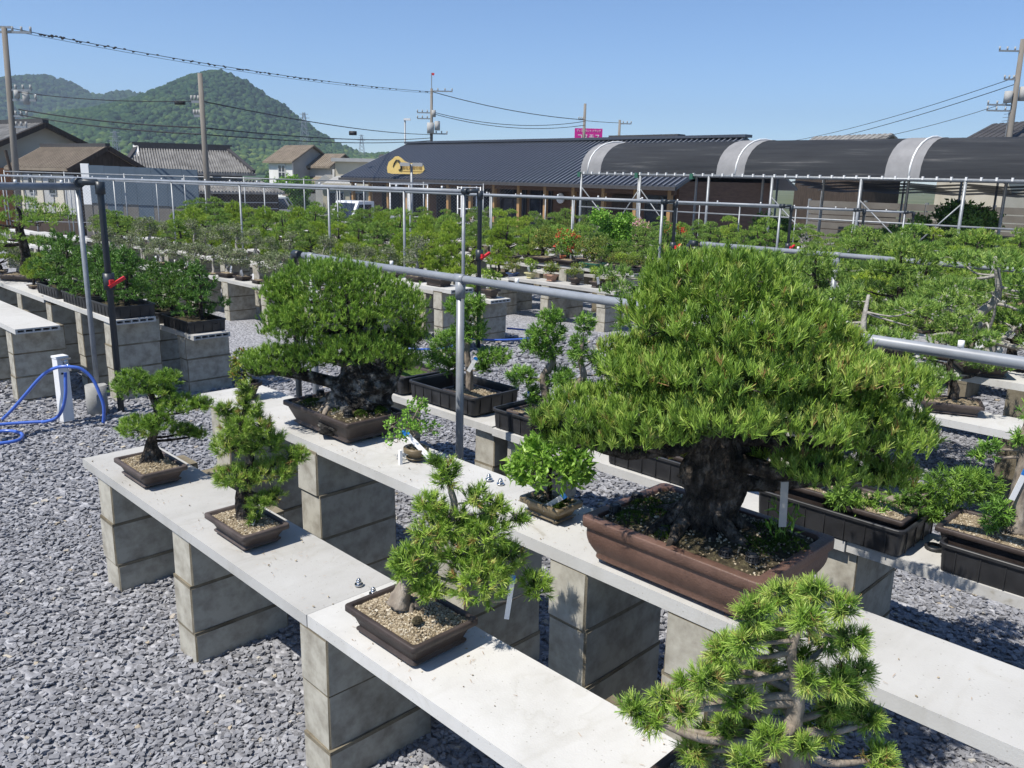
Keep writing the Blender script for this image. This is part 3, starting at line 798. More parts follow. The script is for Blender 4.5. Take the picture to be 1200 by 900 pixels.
 'C3': ([(0.059,0.0,0.59,0.061,0.055,0.048),(0.039,0.0,0.51,0.097,0.087,0.057),(-0.031,0.0,0.44,0.061,0.055,0.035),(0.059,0.0,0.42,0.061,0.055,0.057),(-0.081,0.0,0.28,0.075,0.067,0.053),(0.109,0.02,0.27,0.075,0.068,0.062),(-0.021,0.0,0.18,0.04,0.047,0.053)],
   [(0.049,0.0,0.14,0.022),(0.039,0.0,0.21,0.02),(0.029,0.0,0.28,0.02),(0.069,0.0,0.35,0.018),(0.069,0.0,0.4,0.015),(0.039,0.0,0.48,0.011),(0.059,0.0,0.57,0.007)]),
 'C3b': ([(-0.046,0.0,0.58,0.043,0.05,0.056),(-0.076,0.0,0.45,0.043,0.073,0.081),(0.014,0.0,0.41,0.047,0.042,0.043),(0.044,0.0,0.34,0.034,0.031,0.034),(-0.136,0.0,0.3,0.051,0.046,0.043),(-0.006,0.0,0.27,0.06,0.054,0.034)],
   [(-0.086,0.0,0.2,0.026),(-0.076,0.0,0.26,0.021),(-0.046,0.0,0.32,0.017),(-0.066,0.0,0.4,0.013),(-0.056,0.0,0.51,0.009)]),
 'C5b': ([(0.259,0.0,0.19,0.104,0.093,0.061),(0.359,0.0,0.19,0.079,0.071,0.055),(0.109,0.0,0.12,0.091,0.082,0.055),(-0.041,0.0,0.1,0.085,0.077,0.043),(-0.141,0.0,0.13,0.067,0.06,0.03),(0.199,0.0,0.09,0.091,0.082,0.03)],
   [(0.019,0.0,0.06,0.021),(0.019,0.0,0.1,0.017),(0.049,0.0,0.13,0.012),(0.169,0.0,0.15,0.008)]),
 'C5a': ([(0.017,0.0,0.16,0.097,0.087,0.045),(-0.053,0.0,0.11,0.065,0.058,0.026)],
   [(-0.013,0.0,0.09,0.019),(-0.013,0.0,0.13,0.013)]),
 'C6': ([(-0.125,0.0,0.42,0.036,0.033,0.028),(-0.165,0.0,0.4,0.022,0.02,0.019),(-0.065,0.0,0.21,0.039,0.04,0.044),(-0.025,0.0,0.46,0.039,0.035,0.028),(-0.005,0.0,0.55,0.039,0.035,0.028),(-0.075,0.0,0.16,0.039,0.035,0.022)],
   [(0.005,0.0,0.13,0.036),(0.005,0.0,0.2,0.031),(-0.005,0.0,0.27,0.026),(-0.005,0.0,0.35,0.022),(-0.015,0.0,0.44,0.017),(-0.015,0.0,0.52,0.013)]),
}

# ------------------------------------------------------------------ the ground
def patch(name, x0, x1, y0, y1, nx, ny, mat, fn, rotate=False):
    V = []; F = []
    for i in range(nx + 1):
        for j in range(ny + 1):
            x = x0 + (x1 - x0) * i / nx; y = y0 + (y1 - y0) * j / ny
            V.append((x, y, fn(x, y)))
    for i in range(nx):
        for j in range(ny):
            a = i * (ny + 1) + j
            F.append((a, a + ny + 1, a + ny + 2, a + 1))
    return nmesh(name, V, F, M[mat], smooth=True)


link("ground", patch("ground", -1250, 1250, -350, 1750, 50, 42, 'grassland', lambda x, y: -1.15), rot=(0, 0, YAW), kind="structure")
bed_v = []
link("gravel_bed", patch("gravel_bed", -8, 40, -8, 40, 96, 96, 'bed', lambda x, y: ground(x, y)), kind="structure")


def gravel_field():
    rng = np.random.default_rng(11)
    out = []
    for (f0, f1, dens, size) in ((1.3, 2.6, 4000, .0185), (2.6, 4.2, 2700, .0205), (4.2, 6.2, 1500, .0265), (6.2, 8.2, 650, .038), (8.2, 10.5, 300, .05)):
        n = int((f1 - f0) * (f0 + f1) * 0.72 * dens)
        f = np.sqrt(rng.uniform(f0 ** 2, f1 ** 2, n)); r = rng.uniform(-.72, .72, n) * f
        x = RH.x * r + FH.x * f; y = RH.y * r + FH.y * f
        k = ~((x > 2.0) & (y > 8.2) & (f > 7))          # behind the left benches nothing of the floor shows
        x, y, f = x[k], y[k], f[k]
        d = f - 6.0; s = .5 * (d + np.sqrt(d * d + 4)); z = np.where(s > .16, -.03 * (s - .16), 0)
        out.append((np.stack([x, y, z + size * .1 + rng.uniform(0, .009, len(x))], 1), rng.uniform(.55, 1.35, len(x)) * size))
    P = np.concatenate([o[0] for o in out]); S = np.concatenate([o[1] for o in out])
    V, F = chips(P, S, rng, .42, .33)
    tag(link("gravel", nmesh("gravel", V, F, M['gravel'])), kind="stuff")


gravel_field()

# ------------------------------------------------------------------ hills and what stands far behind
def hill(name, prof, fr, depth, base, seed, nblob, rb, span=None, drop=0.0):
    """a wooded hill: ridge heights along the site's right axis at distance fr, falling both ways"""
    rng = np.random.default_rng(seed)
    xs = np.array([p[0] for p in prof], float); hs = np.array([p[1] for p in prof], float)
    r0, r1 = xs[0], xs[-1]

    def H(r, f):
        h = np.interp(r, xs, hs)
        t = np.clip((f - (fr - depth)) / depth, 0, 1); t2 = np.clip((fr + depth * .8 - f) / (depth * .8), 0, 1)
        k = np.where(f < fr, (t * t * (3 - 2 * t)) ** .8, t2)
        gully = 1 - .16 * np.abs(np.sin(r * .021 + np.sin(f * .011) * 1.3)) * np.sin(np.pi * np.clip(t, 0, 1))
        return base + (h - base) * k * gully
    nx, ny = 90, 40
    hs = hs - drop
    R_, F_ = np.meshgrid(np.linspace(r0, r1, nx), np.linspace(fr - depth, fr + depth * .8, ny), indexing='ij')
    Z = H(R_, F_)
    V = rot_pts(np.stack([R_.ravel(), F_.ravel(), Z.ravel()], 1))
    Fc = [(i * ny + j, (i + 1) * ny + j, (i + 1) * ny + j + 1, i * ny + j + 1) for i in range(nx - 1) for j in range(ny - 1)]
    link(name, nmesh(name, V, Fc, M['hillsoil'], smooth=True), kind="structure")
    # tree crowns: lumpy icosahedra
    g = (1 + 5 ** .5) / 2
    iv = unit(np.array([(-1, g, 0), (1, g, 0), (-1, -g, 0), (1, -g, 0), (0, -1, g), (0, 1, g), (0, -1, -g), (0, 1, -g), (g, 0, -1), (g, 0, 1), (-g, 0, -1), (-g, 0, 1)], float))
    fi = np.array([(0, 11, 5), (0, 5, 1), (0, 1, 7), (0, 7, 10), (0, 10, 11), (1, 5, 9), (5, 11, 4), (11, 10, 2), (10, 7, 6), (7, 1, 8), (3, 9, 4), (3, 4, 2), (3, 2, 6), (3, 6, 8), (3, 8, 9), (4, 9, 5), (2, 4, 11), (6, 2, 10), (8, 6, 7), (9, 8, 1)])
    if span: r0, r1 = span
    r = rng.uniform(r0, r1, nblob); f = rng.uniform(fr - depth, fr + 6, nblob)
    z = H(r, f)
    k = z > base + 1.0
    r, f, z = r[k], f[k], z[k]; n = len(r)
    s = rb * rng.uniform(.6, 1.5, n) ** 1.2
    B = iv[None] * (1 + rng.uniform(-.35, .3, (n, 12, 1))) * s[:, None, None] * np.array([1, 1, .95])
    P = rot_pts(np.stack([r, f, z + s * .35], 1))
    V = (B + P[:, None]).reshape(-1, 3)
    Fb = (fi[None] + 12 * np.arange(n)[:, None, None]).reshape(-1, 3)
    # species patches: lighter broadleaf low down, darker pines towards the top
    hh = (z - base) / (hs.max() - base)
    patchy = .5 + .5 * np.sin(r * .045 + 1.7 * np.sin(f * .03)) * np.sin(f * .05 + r * .012)
    tt = np.clip(.72 - .6 * hh + .35 * (patchy - .5) + rng.normal(0, .17, n), 0, 1)
    nm = "forest"
    tag(link(nm, nmesh(nm, V, Fb, M['forest'], {"tint": np.repeat(tt, 12)}, True)), kind="stuff")


hill("hill", [(-420, 2), (-385, 12), (-340, 26), (-300, 38), (-272, 42), (-250, 49.5), (-236, 56), (-218, 65), (-202, 68), (-184, 61), (-172, 53), (-161, 47), (-150, 38), (-138, 30), (-122, 21), (-105, 15), (-90, 16), (-74, 15.5), (-55, 10), (-30, 4), (0, 0)], 600, 230, -1, 3, 20000, 1.65, (-400, 0), 2.6)
hill("far_hill", [(-900, 60), (-760, 90), (-680, 95), (-600, 92), (-540, 88), (-528, 89), (-505, 94), (-480, 96), (-458, 90), (-434, 77), (-416, 76), (-400, 81.5), (-385, 79), (-372, 77), (-364, 80), (-345, 79), (-320, 64), (-280, 40), (-200, 6), (-150, 0)], 900, 330, -1, 5, 10500, 2.4, (-660, -310), 6.5)


def lattice_tower(r, f, z, h, w, label):
    t = thing("lattice_tower", label, "pylon", W(r, f, z), YAW)
    b = MB()
    lv = 6
    for i in range(lv):
        za = h * i / lv; zb = h * (i + 1) / lv
        wa = w * (1 - .8 * i / lv) / 2; wb = w * (1 - .8 * (i + 1) / lv) / 2
        for (sx, sy) in ((1, 1), (-1, 1), (-1, -1), (1, -1)):
            b.bar((sx * wa, sy * wa, za), (sx * wb, sy * wb, zb), h * .012)
        for s in (1, -1):
            b.bar((-wa, s * wa, za), (wb, s * wb, zb), h * .008); b.bar((wa, s * wa, za), (-wb, s * wb, zb), h * .008)
    b.build("frame", M['steel'], t)
    b = MB()
    for z_, l in ((h * .72, w * .75), (h * .84, w * .65), (h * .95, w * .5)):
        b.bar((-l, 0, z_), (l, 0, z_), h * .016)
    b.build("cross_arm", M['steel'], t)


lattice_tower(-105, 430, 14, 16, 4.2, "thin steel pylon on the lower right slope of the wooded hill")
lattice_tower(-93, 520, 12, 12, 3.4, "faint small pylon where the hill drops towards the houses")
lattice_tower(-148, 320, 2, 13, 3.2, "faint pylon behind the brown roofed low house")


# ------------------------------------------------------------------ houses
def gable_roof(b, c, lx, ly, h, over, th=.14, mat=0, ribs=0, rib_mat=0, rib_h=.05):
    """ridge along local x, slopes to +-y; c = centre at eave height"""
    cx, cy, cz = c
    X = lx / 2 + over; Y = ly / 2 + over
    k = h / (ly / 2)
    ez = cz - over * k
    for s in (-1, 1):
        a = [(cx - X, cy + s * Y, ez), (cx + X, cy + s * Y, ez), (cx + X, cy, cz + h), (cx - X, cy, cz + h)]
        if s > 0: a = [a[1], a[0], a[3], a[2]]
        top = [Vector(p) for p in a]; bot = [p - Vector((0, 0, th)) for p in top]
        b.loft([bot, top], mat)
        for i in range(ribs):
            x = cx - X + 2 * X * (i + .5) / ribs
            b.bar((x, cy + s * Y, ez + rib_h * .3), (x, cy, cz + h + rib_h * .3), 2 * X / ribs * .5, rib_h, rib_mat)


def gable_wall(b, c, lx, ly, h, gh, mat=0):
    """walls with gables at +-x"""
    cx, cy, cz = c
    poly = [(-ly / 2, 0), (ly / 2, 0), (ly / 2, h), (0, h + gh), (-ly / 2, h)]
    b.loft([[Vector((cx - lx / 2, cy + p[0], cz + p[1])) for p in poly], [Vector((cx + lx / 2, cy + p[0], cz + p[1])) for p in poly]], mat)


def window(parent, c, w, h, nx=2, ny=1, frame='steel', M3=None, d=.06):
    """window lying in the local x-z plane facing -y (or turned by M3): frame > pane"""
    M3 = M3 or Matrix.Identity(3)
    c = Vector(c)
    b = MB(); t = .05
    for z in (-h / 2, h / 2): b.box(c + M3 @ Vector((0, 0, z)), (w + t, d, t), M=M3)
    for i in range(nx + 1): b.box(c + M3 @ Vector((-w / 2 + w * i / nx, 0, 0)), (t * .9, d * .9, h), M=M3)
    for i in range(1, ny): b.box(c + M3 @ Vector((0, 0, -h / 2 + h * i / ny)), (w, d * .7, t * .7), M=M3)
    f = b.build("window", M[frame], parent)
    for i in range(nx):
        MB().box(c + M3 @ Vector((-w / 2 + w * (i + .5) / nx, 0, 0)), (w / nx - t, d * .3, h - t * .5), M=M3).build("pane", M['glass'], f)
    return f


GZ = -1.0
TURN = Matrix.Rotation(R(90), 3, "Z")
# tan gable house with the orange wall, far left
t = thing("house", "tall house with cream gable, grey tiled roof and orange corner, behind the leftmost pole", "house", W(-23.3, 39.8, GZ), YAW - R(35))
b = MB(); gable_wall(b, (0, 0, 0), 6, 4.7, 3.5, 1.05); b.build("wall", M['plaster'], t)
b = MB(); gable_roof(b, (0, 0, 3.6), 6, 4.7, 1.05, .45, .13, 0, 30, 0, .05); o = b.build("roof", M['tile'], t)
MB().box((0, 0, 4.72), (7.0, .26, .2)).build("ridge_tile", M['tile_dark'], o)
for s in (-1, 1): MB().bar((3.5, s * 2.8, 3.3), (3.5, 0, 4.55), .1, .2).build("barge_board", M['timber_dark'], o)
MB().box((3.03, .3, 1.3), (.1, 4.1, 2.6)).build("wall", M['brick_wall'], t, label="reddish brown lower siding")
MB().box((2.7, -2.2, 1.35), (1.2, 1.2, 2.7)).build("wall", M['orange_wall'], t, label="orange corner wall")
window(t, (2.5, -2.84, 2.1), .7, .9, 1)

# low brown house in front of it
t = thing("house", "low weathered house with brown tiled roof and dark boarded gable, behind the blue-grey fence", "house", W(-18.1, 35.4, GZ), YAW - R(35))
b = MB(); gable_wall(b, (0, 0, 0), 4.5, 2.7, 2.85, .72); b.build("wall", M['timber_dark'], t)
b = MB(); gable_roof(b, (0, 0, 2.9), 4.5, 2.7, .72, .3, .1, 0, 26, 0, .03)
o = b.build("roof", M['tile_brown'], t)
MB().box((0, 0, 3.66), (5.1, .2, .14)).build("ridge_tile", M['tile_dark'], o)
for s in (-1, 1): MB().bar((2.57, s * 1.68, 2.66), (2.57, 0, 3.56), .08, .16).build("barge_board", M['timber_dark'], o)
for i, x in enumerate((-2.0, -1.2, -.4, .4, 1.2, 2.0)):
    MB().box((x, -1.38, 1.75), (.7, .06, 1.5)).build("shutter", M['plaster_grey'] if i % 2 else M['plaster'], t)
for x in (-.8, .8): window(t, (x, -1.43, 2.05), .5, .6, 1)
MB().bar((-1.3, -1.8, 1.4), (-1.9, -1.8, 3.4), .09).build("leaning_post", M['timber_dark'], t)

# the large tiled farmhouse
t = thing("house", "old farmhouse with big silvery tiled hip-and-gable roof behind the bare pole", "house", W(-16.75, 43.5, GZ), YAW + R(26), None, .9)
b = MB(); b.box((0, 0, 1.5), (5.6, 4.2, 3.0)); b.build("wall", M['plaster_grey'], t)
b = MB()
# hipped skirt and upper gable
def hip(b, z0, z1, a, c, X1, mat=0):
    lo = [Vector((-a, -c, z0)), Vector((a, -c, z0)), Vector((a, c, z0)), Vector((-a, c, z0))]
    hi = [Vector((-X1, -.05, z1)), Vector((X1, -.05, z1)), Vector((X1, .05, z1)), Vector((-X1, .05, z1))]
    b.loft([[v - Vector((0, 0, .12)) for v in lo], lo, hi], mat)
hip(b, 2.95, 4.15, 3.4, 2.9, 2.35)
for i in range(50):
    x = -3.3 + 6.6 * (i + .5) / 50
    k = min(1.0, (3.4 - abs(x)) / (3.4 - 2.35)) if abs(x) > 2.35 else 1.0
    b.bar((x, -2.9, 3.0), (x, -2.9 + 2.85 * k, 2.97 + 1.2 * k + .03), .065, .06)
o = b.build("roof", M['tile'], t)
b = MB(); b.box((0, 0, 4.28), (5.0, .3, .3)); b.box((0, 0, 4.46), (5.2, .22, .08))
for s in (-1, 1):
    b.bar((s * 3.3, -2.8, 3.05), (s * 2.4, -.1, 4.2), .2, .2)
b.build("ridge_tile", M['tile_dark'], o)
g = MB()
g.loft([[Vector((-2.55, -1.0, 3.75)), Vector((-2.55, 1.0, 3.75)), Vector((-2.55, 0, 4.4))], [Vector((-2.3, -1.0, 3.75)), Vector((-2.3, 1.0, 3.75)), Vector((-2.3, 0, 4.4))]])
g.build("gable", M['plaster_white'], o)
for x in (-2.2, -.6, 1.0, 2.2): window(t, (x, -2.13, 2.55), .7, .4, 2)
t2 = t
b = MB()
lo = [Vector((-2.4, -4.6, 2.0)), Vector((4.6, -4.6, 2.0)), Vector((3.6, -2.6, 2.55)), Vector((-2.4, -2.6, 2.55))]
b.loft([[v - Vector((0, 0, .1)) for v in lo], lo])
for i in range(40):
    x = -2.35 + 6.9 * i / 39
    b.bar((x, -4.6, 2.03), (min(x, 3.6), -2.6, 2.58), .08, .06)
b.build("lean_to_roof", M['tile'], t)
b = MB(); b.box((1.1, -4.2, .95), (6.4, .1, 1.9)); b.build("wall", M['timber_dark'], t, label="dark boarded lean-to wall")
for i in range(4):
    MB().box((1.1, -4.28, .5 + i * .32), (6.3, .05, .05)).build("wall_rail", M['plaster_grey'], t)

# white house and its neighbours
t = thing("house", "white two-storey house with stepped brown tiled gable roofs", "house", W(-15.3, 61, GZ), YAW - R(38))
b = MB(); gable_wall(b, (0, 0, 0), 2.6, 3.2, 3.6, .95); b.build("wall", M['plaster_grey'], t)
MB().box((0, -1.63, 1.8), (2.62, .1, 3.6)).build("wall", M['plaster_white'], t, label="sunlit white long side")  # white skin over the grey wall puts the sunlit side into colour
b = MB(); gable_roof(b, (0, 0, 3.65), 2.6, 3.2, .95, .35, .1, 0, 14, 0, .03); b.build("roof", M['tile_brown'], t)
b = MB(); gable_wall(b, (2.4, .9, 0), 2.2, 2.2, 3.3, .7); b.build("wall", M['plaster_grey'], t)
b = MB(); gable_roof(b, (2.4, .9, 3.35), 2.2, 2.2, .7, .3, .1, 0, 12, 0, .03); b.build("roof", M['tile_brown'], t)
b = MB(); lo = [Vector((1.3, -2.6, 1.3)), Vector((3.7, -2.6, 1.3)), Vector((3.7, .2, 2.7)), Vector((1.3, .2, 2.7))]; b.loft([[v - Vector((0, 0, .1)) for v in lo], lo]); b.build("lean_to_roof", M['tile_brown'], t)
MB().box((2.5, -1.2, .7), (2.2, 2.4, 1.4)).build("wall", M['plaster_white'], t)
window(t, (.2, -1.72, 2.75), .75, .95, 2, 2, 'white')
MB().box((1.36, .2, 3.1), (.1, 1.2, .3)).build("shutter", M['timber_dark'], t)
MB().box((3.56, .8, 2.95), (.1, 1.2, .3)).build("shutter", M['timber_dark'], t)

t = thing("house", "small pink and grey sheet-metal house squeezed beside the white house", "house", W(-11.9, 57.5, GZ), YAW)
b = MB(); gable_wall(b, (0, 0, 0), 2.6, 1.3, 2.2, .45); b.v = [tuple(TURN @ Vector(v)) for v in b.v]; b.v = [(v[0] - .6, v[1], v[2]) for v in b.v]; b.build("wall", M['plaster_grey'], t)
b = MB(); gable_wall(b, (0, 0, 0), 2.6, 1.5, 2.3, .5); b.v = [tuple(TURN @ Vector(v)) for v in b.v]; b.v = [(v[0] + .75, v[1] - .1, v[2]) for v in b.v]; b.build("wall", M['pot_clay'], t, label="pinkish gable wall")
b = MB(); gable_roof(b, (0, 0, 2.35), 2.7, 1.5, .5, .15, .08); b.v = [tuple(TURN @ Vector(v)) for v in b.v]; b.v = [(v[0] + .75, v[1] - .1, v[2]) for v in b.v]; b.build("roof", M['tile'], t)
MB().tube([(.05, -1.6, 0), (.05, -1.6, 3.0)], .08).build("drain_pipe", M['plaster_grey'], t)

t = thing("warehouse", "beige sheet-metal workshop left of the dark shop roof", "warehouse", W(-10.0, 56, GZ), YAW)
MB().box((.6, 1.2, 1.75), (4.6, 3.0, 3.5)).build("wall", M['beige'], t)
MB().box((.6, 1.1, 3.6), (5.0, 3.4, .22)).build("roof", M['plaster_grey'], t)
MB().box((.4, -1.6, 1.2), (4.8, 2.4, 1.9)).build("wall", M['beige'], t, label="lower beige front room")
b = MB(); lo = [Vector((-2.2, -3.0, 2.0)), Vector((3.0, -3.0, 2.0)), Vector((3.0, -.3, 2.6)), Vector((-1.6, -.3, 2.6))]; b.loft([[v - Vector((0, 0, .1)) for v in lo], lo]); b.build("lean_to_roof", M['plaster_grey'], t)
for x in (-1.2, .2, 1.6): window(t, (x, -2.83, 1.2), 1.0, .8, 2)

t = thing("house", "distant dark grey roofed house with a blue tarpaulin, beyond the beige workshop", "house", W(-9.3, 74, GZ), YAW)
MB().box((0, 1, 1.8), (4.6, 3, 3.6)).build("wall", M['plaster_grey'], t)
b = MB(); gable_roof(b, (0, 1, 3.6), 4.6, 3, .8, .3); b.build("roof", M['tile_dark'], t)
MB().box((-1.9, -.3, 3.95), (1.0, .6, .5), top=.6).build("tarpaulin", M['hose'], t)

t = thing("house", "house with tiled gable roof peeping over the shade-net tunnel", "house", W(17.6, 46, GZ), YAW + R(28))
b = MB(); gable_wall(b, (0, 0, 0), 4.5, 2.8, 4.4, .75); b.v = [tuple(TURN @ Vector(v)) for v in b.v]; b.build("wall", M['timber_dark'], t)
b = MB(); gable_roof(b, (0, 0, 4.55), 4.5, 2.8, .72, .3, .1, 0, 16, 0, .03); b.v = [tuple(TURN @ Vector(v)) for v in b.v]; b.build("roof", M['tile'], t)
t = thing("house", "house with long dark gable edge and a television aerial at the right edge", "house", W(24.4, 41.5, GZ), YAW + R(12))
b = MB(); gable_wall(b, (0, 0, 0), 4.5, 6, 4.1, 1.6); b.v = [tuple(TURN @ Vector(v)) for v in b.v]; b.build("wall", M['plaster'], t)
b = MB(); gable_roof(b, (0, 0, 4.3), 4.5, 6, 1.55, .4, .16, 0, 12, 0, .03); b.v = [tuple(TURN @ Vector(v)) for v in b.v]; b.build("roof", M['tile_dark'], t)
b = MB(); b.bar((-2.3, -1, 4.8), (-2.3, -1, 6.1), .03)
for i in range(4): b.bar((-2.65 + .03 * i, -1, 5.55 + i * .15), (-1.95, -1, 5.62 + i * .15), .02)
b.build("aerial", M['steel'], t)

# ------------------------------------------------------------------ the shop
SX, SY0, SY1 = 24.0, 16.4, 36.2
shop = thing("shop", "long low timber shop with dark blue-grey seamed metal roof", "shop", (SX, SY0, GZ + .05))
LY = SY1 - SY0
ez, rz_ = 2.52, 4.28
b = MB(); b.box((4.6, LY / 2, 1.35), (6.6, LY - 1.6, 2.7)); b.build("wall", M['wood'], shop)
b = MB()
for (xa, za, xb, zb) in ((-.05, ez, 4.2, rz_), (8.4, ez, 4.2, rz_)):
    y0, y1 = (0, LY)
    top = [Vector((xa, y0, za)), Vector((xa, y1, za)), Vector((xb, y1, zb)), Vector((xb, y0, zb))]
    if xa > xb: top = top[::-1]
    b.loft([[v - Vector((0, 0, .1)) for v in top], top])
roof = b.build("roof", M['metal_roof'], shop)
b = MB()
n = int(LY / .235)
for i in range(n):
    y = .06 + (LY - .12) * i / (n - 1)
    b.bar((-.06, y, ez + .03), (4.2, y, rz_ + .03), .055, .06)
b.build("roof_seam", M['seam'], roof, kind="stuff")
b = MB(); b.box((4.2, LY / 2, rz_ + .06), (.5, LY + .1, .1)); b.build("ridge_cap", M['metal_roof'], roof)
b = MB(); b.box((4.3, 4.6, rz_ + .13), (.5, 3.4, .1)); b.build("ridge_vent", M['tile_dark'], roof)
MB().box((-.1, LY / 2, ez - .06), (.12, LY + .04, .12)).build("gutter", M['tile_dark'], roof)
for i in range(14):
    y = .5 + (LY - 1) * i / 13
    MB().box((.35, y, 1.2), (.14, .14, 2.4)).build("post", M['wood_post'], shop)
MB().box((.35, LY / 2, 2.34), (.12, LY - .6, .2)).build("beam", M['wood'], shop)
MQ = Matrix.Rotation(R(-90), 3, 'Z')
for i, (y, w_, h_) in enumerate(((17.4, 1.5, 1.9), (15.4, 1.4, 1.9), (13.2, 1.5, 1.9), (11.2, 1.5, 1.9), (9.0, 1.5, 2.0), (7.4, 1.2, 2.0), (5.0, 1.4, 1.3), (1.6, 1.2, 1.9))):
    window(shop, (1.27, y, 1.25), w_, h_, 2, 1, 'tile_dark', MQ)
b = MB(); b.box((1.25, 3.2, 1.1), (.1, 1.0, 2.1)); b.build("door", M['timber_dark'], shop)
c = MB(); c.tube([(1.2, 6.25, 1.95), (1.14, 6.25, 1.95)], .2, 18); c.build("wall_clock", M['white'], shop)

# yellow carved signboard standing on the roof slope
sg = thing("shop_sign", "pale yellow wavy wooden signboard with black brush stroke on the roof", "sign", (24.15, 31.2, 1.82), R(-58))
def sign_outline():
    p = [(-.95, .02), (-.98, .25), (-.88, .5), (-.72, .6), (-.55, .74), (-.4, .76), (-.24, .68), (-.05, .53), (.2, .47), (.55, .46), (.78, .48), (.92, .36), (.98, .2), (.86, .06), (.7, 0)]
    p += [(.2, -.02), (-.7, -.02)]
    return p
MV = Matrix(((1, 0, 0), (0, 0, -1), (0, 1, 0)))
b = MB(); b.prism([(x * .92, y * 1.0) for x, y in sign_outline()], -.04, .04, 0, MV); b.build("board", M['sign_yellow'], sg)
st = [(-.68, .28, .018), (-.62, .42, .03), (-.5, .58, .035), (-.38, .56, .045), (-.27, .42, .055), (-.24, .26, .05), (-.28, .16, .045), (-.38, .15, .03)]
b = MB(); b.tube([(x * .92 + .02, -.05, z) for x, z, r in st], [r for x, z, r in st], 8); b.build("brush_stroke", M['sign_ink'], sg)


def text(body, size, loc, mat, parent, rot=(R(90), 0, 0), name="lettering", ext=.004, width=None):
    cu = bpy.data.curves.new(name, 'FONT')
    cu.body = body; cu.size = size; cu.extrude = ext; cu.align_x = 'CENTER'; cu.align_y = 'CENTER'
    tmp = bpy.data.objects.new(name, cu); COL.objects.link(tmp)
    bpy.context.view_layer.update()
    dg = bpy.context.evaluated_depsgraph_get()
    me = bpy.data.meshes.new_from_object(tmp.evaluated_get(dg))
    bpy.data.objects.remove(tmp)
    me.materials.clear(); me.materials.append(M[mat])
    o = link(name, me, parent, loc, rot)
    if width and len(me.vertices):
        xs = [v.co.x for v in me.vertices]; s = width / max(max(xs) - min(xs), .01)
        o.scale = (s, 1, 1)
    return o


text("高松盆栽の郷", .2, (.3, -.055, .26), 'sign_orange', sg, width=.95)
b = MB(); b.box((.3, -.045, .1), (1.0, .006, .03)); b.build("underline", M['sign_orange'], sg)

# pink drugstore sign and the white-and-red one
sg = thing("drugstore_sign", "magenta billboard with white Japanese lettering above the shop ridge", "sign", W(5.05, 62, 0), YAW)
b = MB(); b.box((0, 0, 4.62), (1.95, .3, 1.15)); b.build("panel", M['magenta'], sg)
text("ディスカウント ドラッグ", .18, (0, -.17, 5.02), 'label_white', sg, width=1.7)
text("コスモス", .46, (0, -.17, 4.58), 'label_white', sg, width=1.55)
MB().box((0, .2, 1.8), (.3, .3, 5.0)).build("post", M['steel'], sg)
sg = thing("roof_sign", "white signboard with red oval just showing over the roof ridge", "sign", W(12.85, 60, 0), YAW)
b = MB(); b.box((0, 0, 4.3), (1.45, .3, .9)); b.build("panel", M['white'], sg)
b = MB(); b.loft([[(x, -.16, z + 4.35) for x, z, _ in ellipse(.42, .26, 0, 24)], [(x, -.17, z + 4.35) for x, z, _ in ellipse(.42, .26, 0, 24)]]); b.build("emblem", M['red'], sg)
MB().box((0, .2, 1.8), (.3, .3, 5.0)).build("post", M['steel'], sg)

# ------------------------------------------------------------------ poles and cables
def pole(label, r, f, top, lean=0.0, rad=.14, arms=(), group=None):
    t = thing("utility_pole", label, "utility pole", W(r, f, -1.0), YAW)
    H = top + 1.0
    MB().tube([(0, 0, 0), (lean * .5, 0, H * .5), (lean, 0, H)], [rad * 1.15, rad, rad * .8], 10).build("shaft", M['pole'], t)
    for (z, l, side) in arms:
        x = lean * (z + 1) / H
        b = MB(); b.box((x + side * l * .5, 0, z + 1), (l, .07, .07)); o = b.build("cross_arm", M['steel'], t)
        k = MB()
        for i in range(3):
            k.tube([(x + side * l * (.3 + .34 * i), 0, z + 1.04), (x + side * l * (.3 + .34 * i), 0, z + 1.18)], .038, 8)
        k.build("insulator", M['plaster_grey'], o, kind="stuff")
    return t, H


t, H = pole("tall leaning concrete pole at the left edge in front of the orange wall", -17.55, 30, 6.3, .28, .105, ((6.15, 1.3, -.6), (6.15, .9, 1), (4.3, .75, 1), (3.98, .9, 1), (3.45, .55, 1), (3.1, .5, 1)))
MB().bar((-.5, 0, 7.3), (.55, 0, 7.3), .07).build("cross_bar", M['steel'], t)
b = MB(); b.tube([(.75, 0, 4.85), (.75, 0, 5.25)], .11, 10); b.tube([(.45, 0, 5.05), (.45, 0, 5.3)], .09, 10); b.build("transformer", M['plaster_grey'], t)
t, H = pole("bare straight concrete pole rising in front of the tiled farmhouse roof", -9.36, 26, 4.55, .0, .088, ((3.75, .3, -1), (3.35, .25, -1)))
t, H = pole("utility pole with transformers standing behind the dark shop roof", -5.45, 55, 7.0, .05, .1, ((6.85, 1.3, 1), (5.55, .9, -1), (5.2, .9, -1), (4.3, 1.0, 1)))
b = MB(); b.tube([(0.0, -.25, 5.3), (0.0, -.25, 5.95)], .22, 12); b.tube([(.42, -.2, 5.5), (.42, -.2, 6.05)], .17, 12); b.tube([(.2, -.2, 6.3), (.2, -.2, 6.7)], .13, 10); b.build("transformer", M['plaster_grey'], t)
MB().bar((.05, 0, 7.9), (.05, 0, 8.9), .05).build("rod", M['steel'], t)
MB().box((.12, 0, 8.85), (.2, .02, .14)).build("pennant", M['red'], t)
pole("slim pale pole in front of the magenta billboard", 4.62, 60.5, 6.75, .0, .11, ((5.7, .4, -1),))
pole("short pole with a cross arm right of the magenta billboard", 7.0, 60, 5.7, .0, .1, ((5.45, .8, 1),))
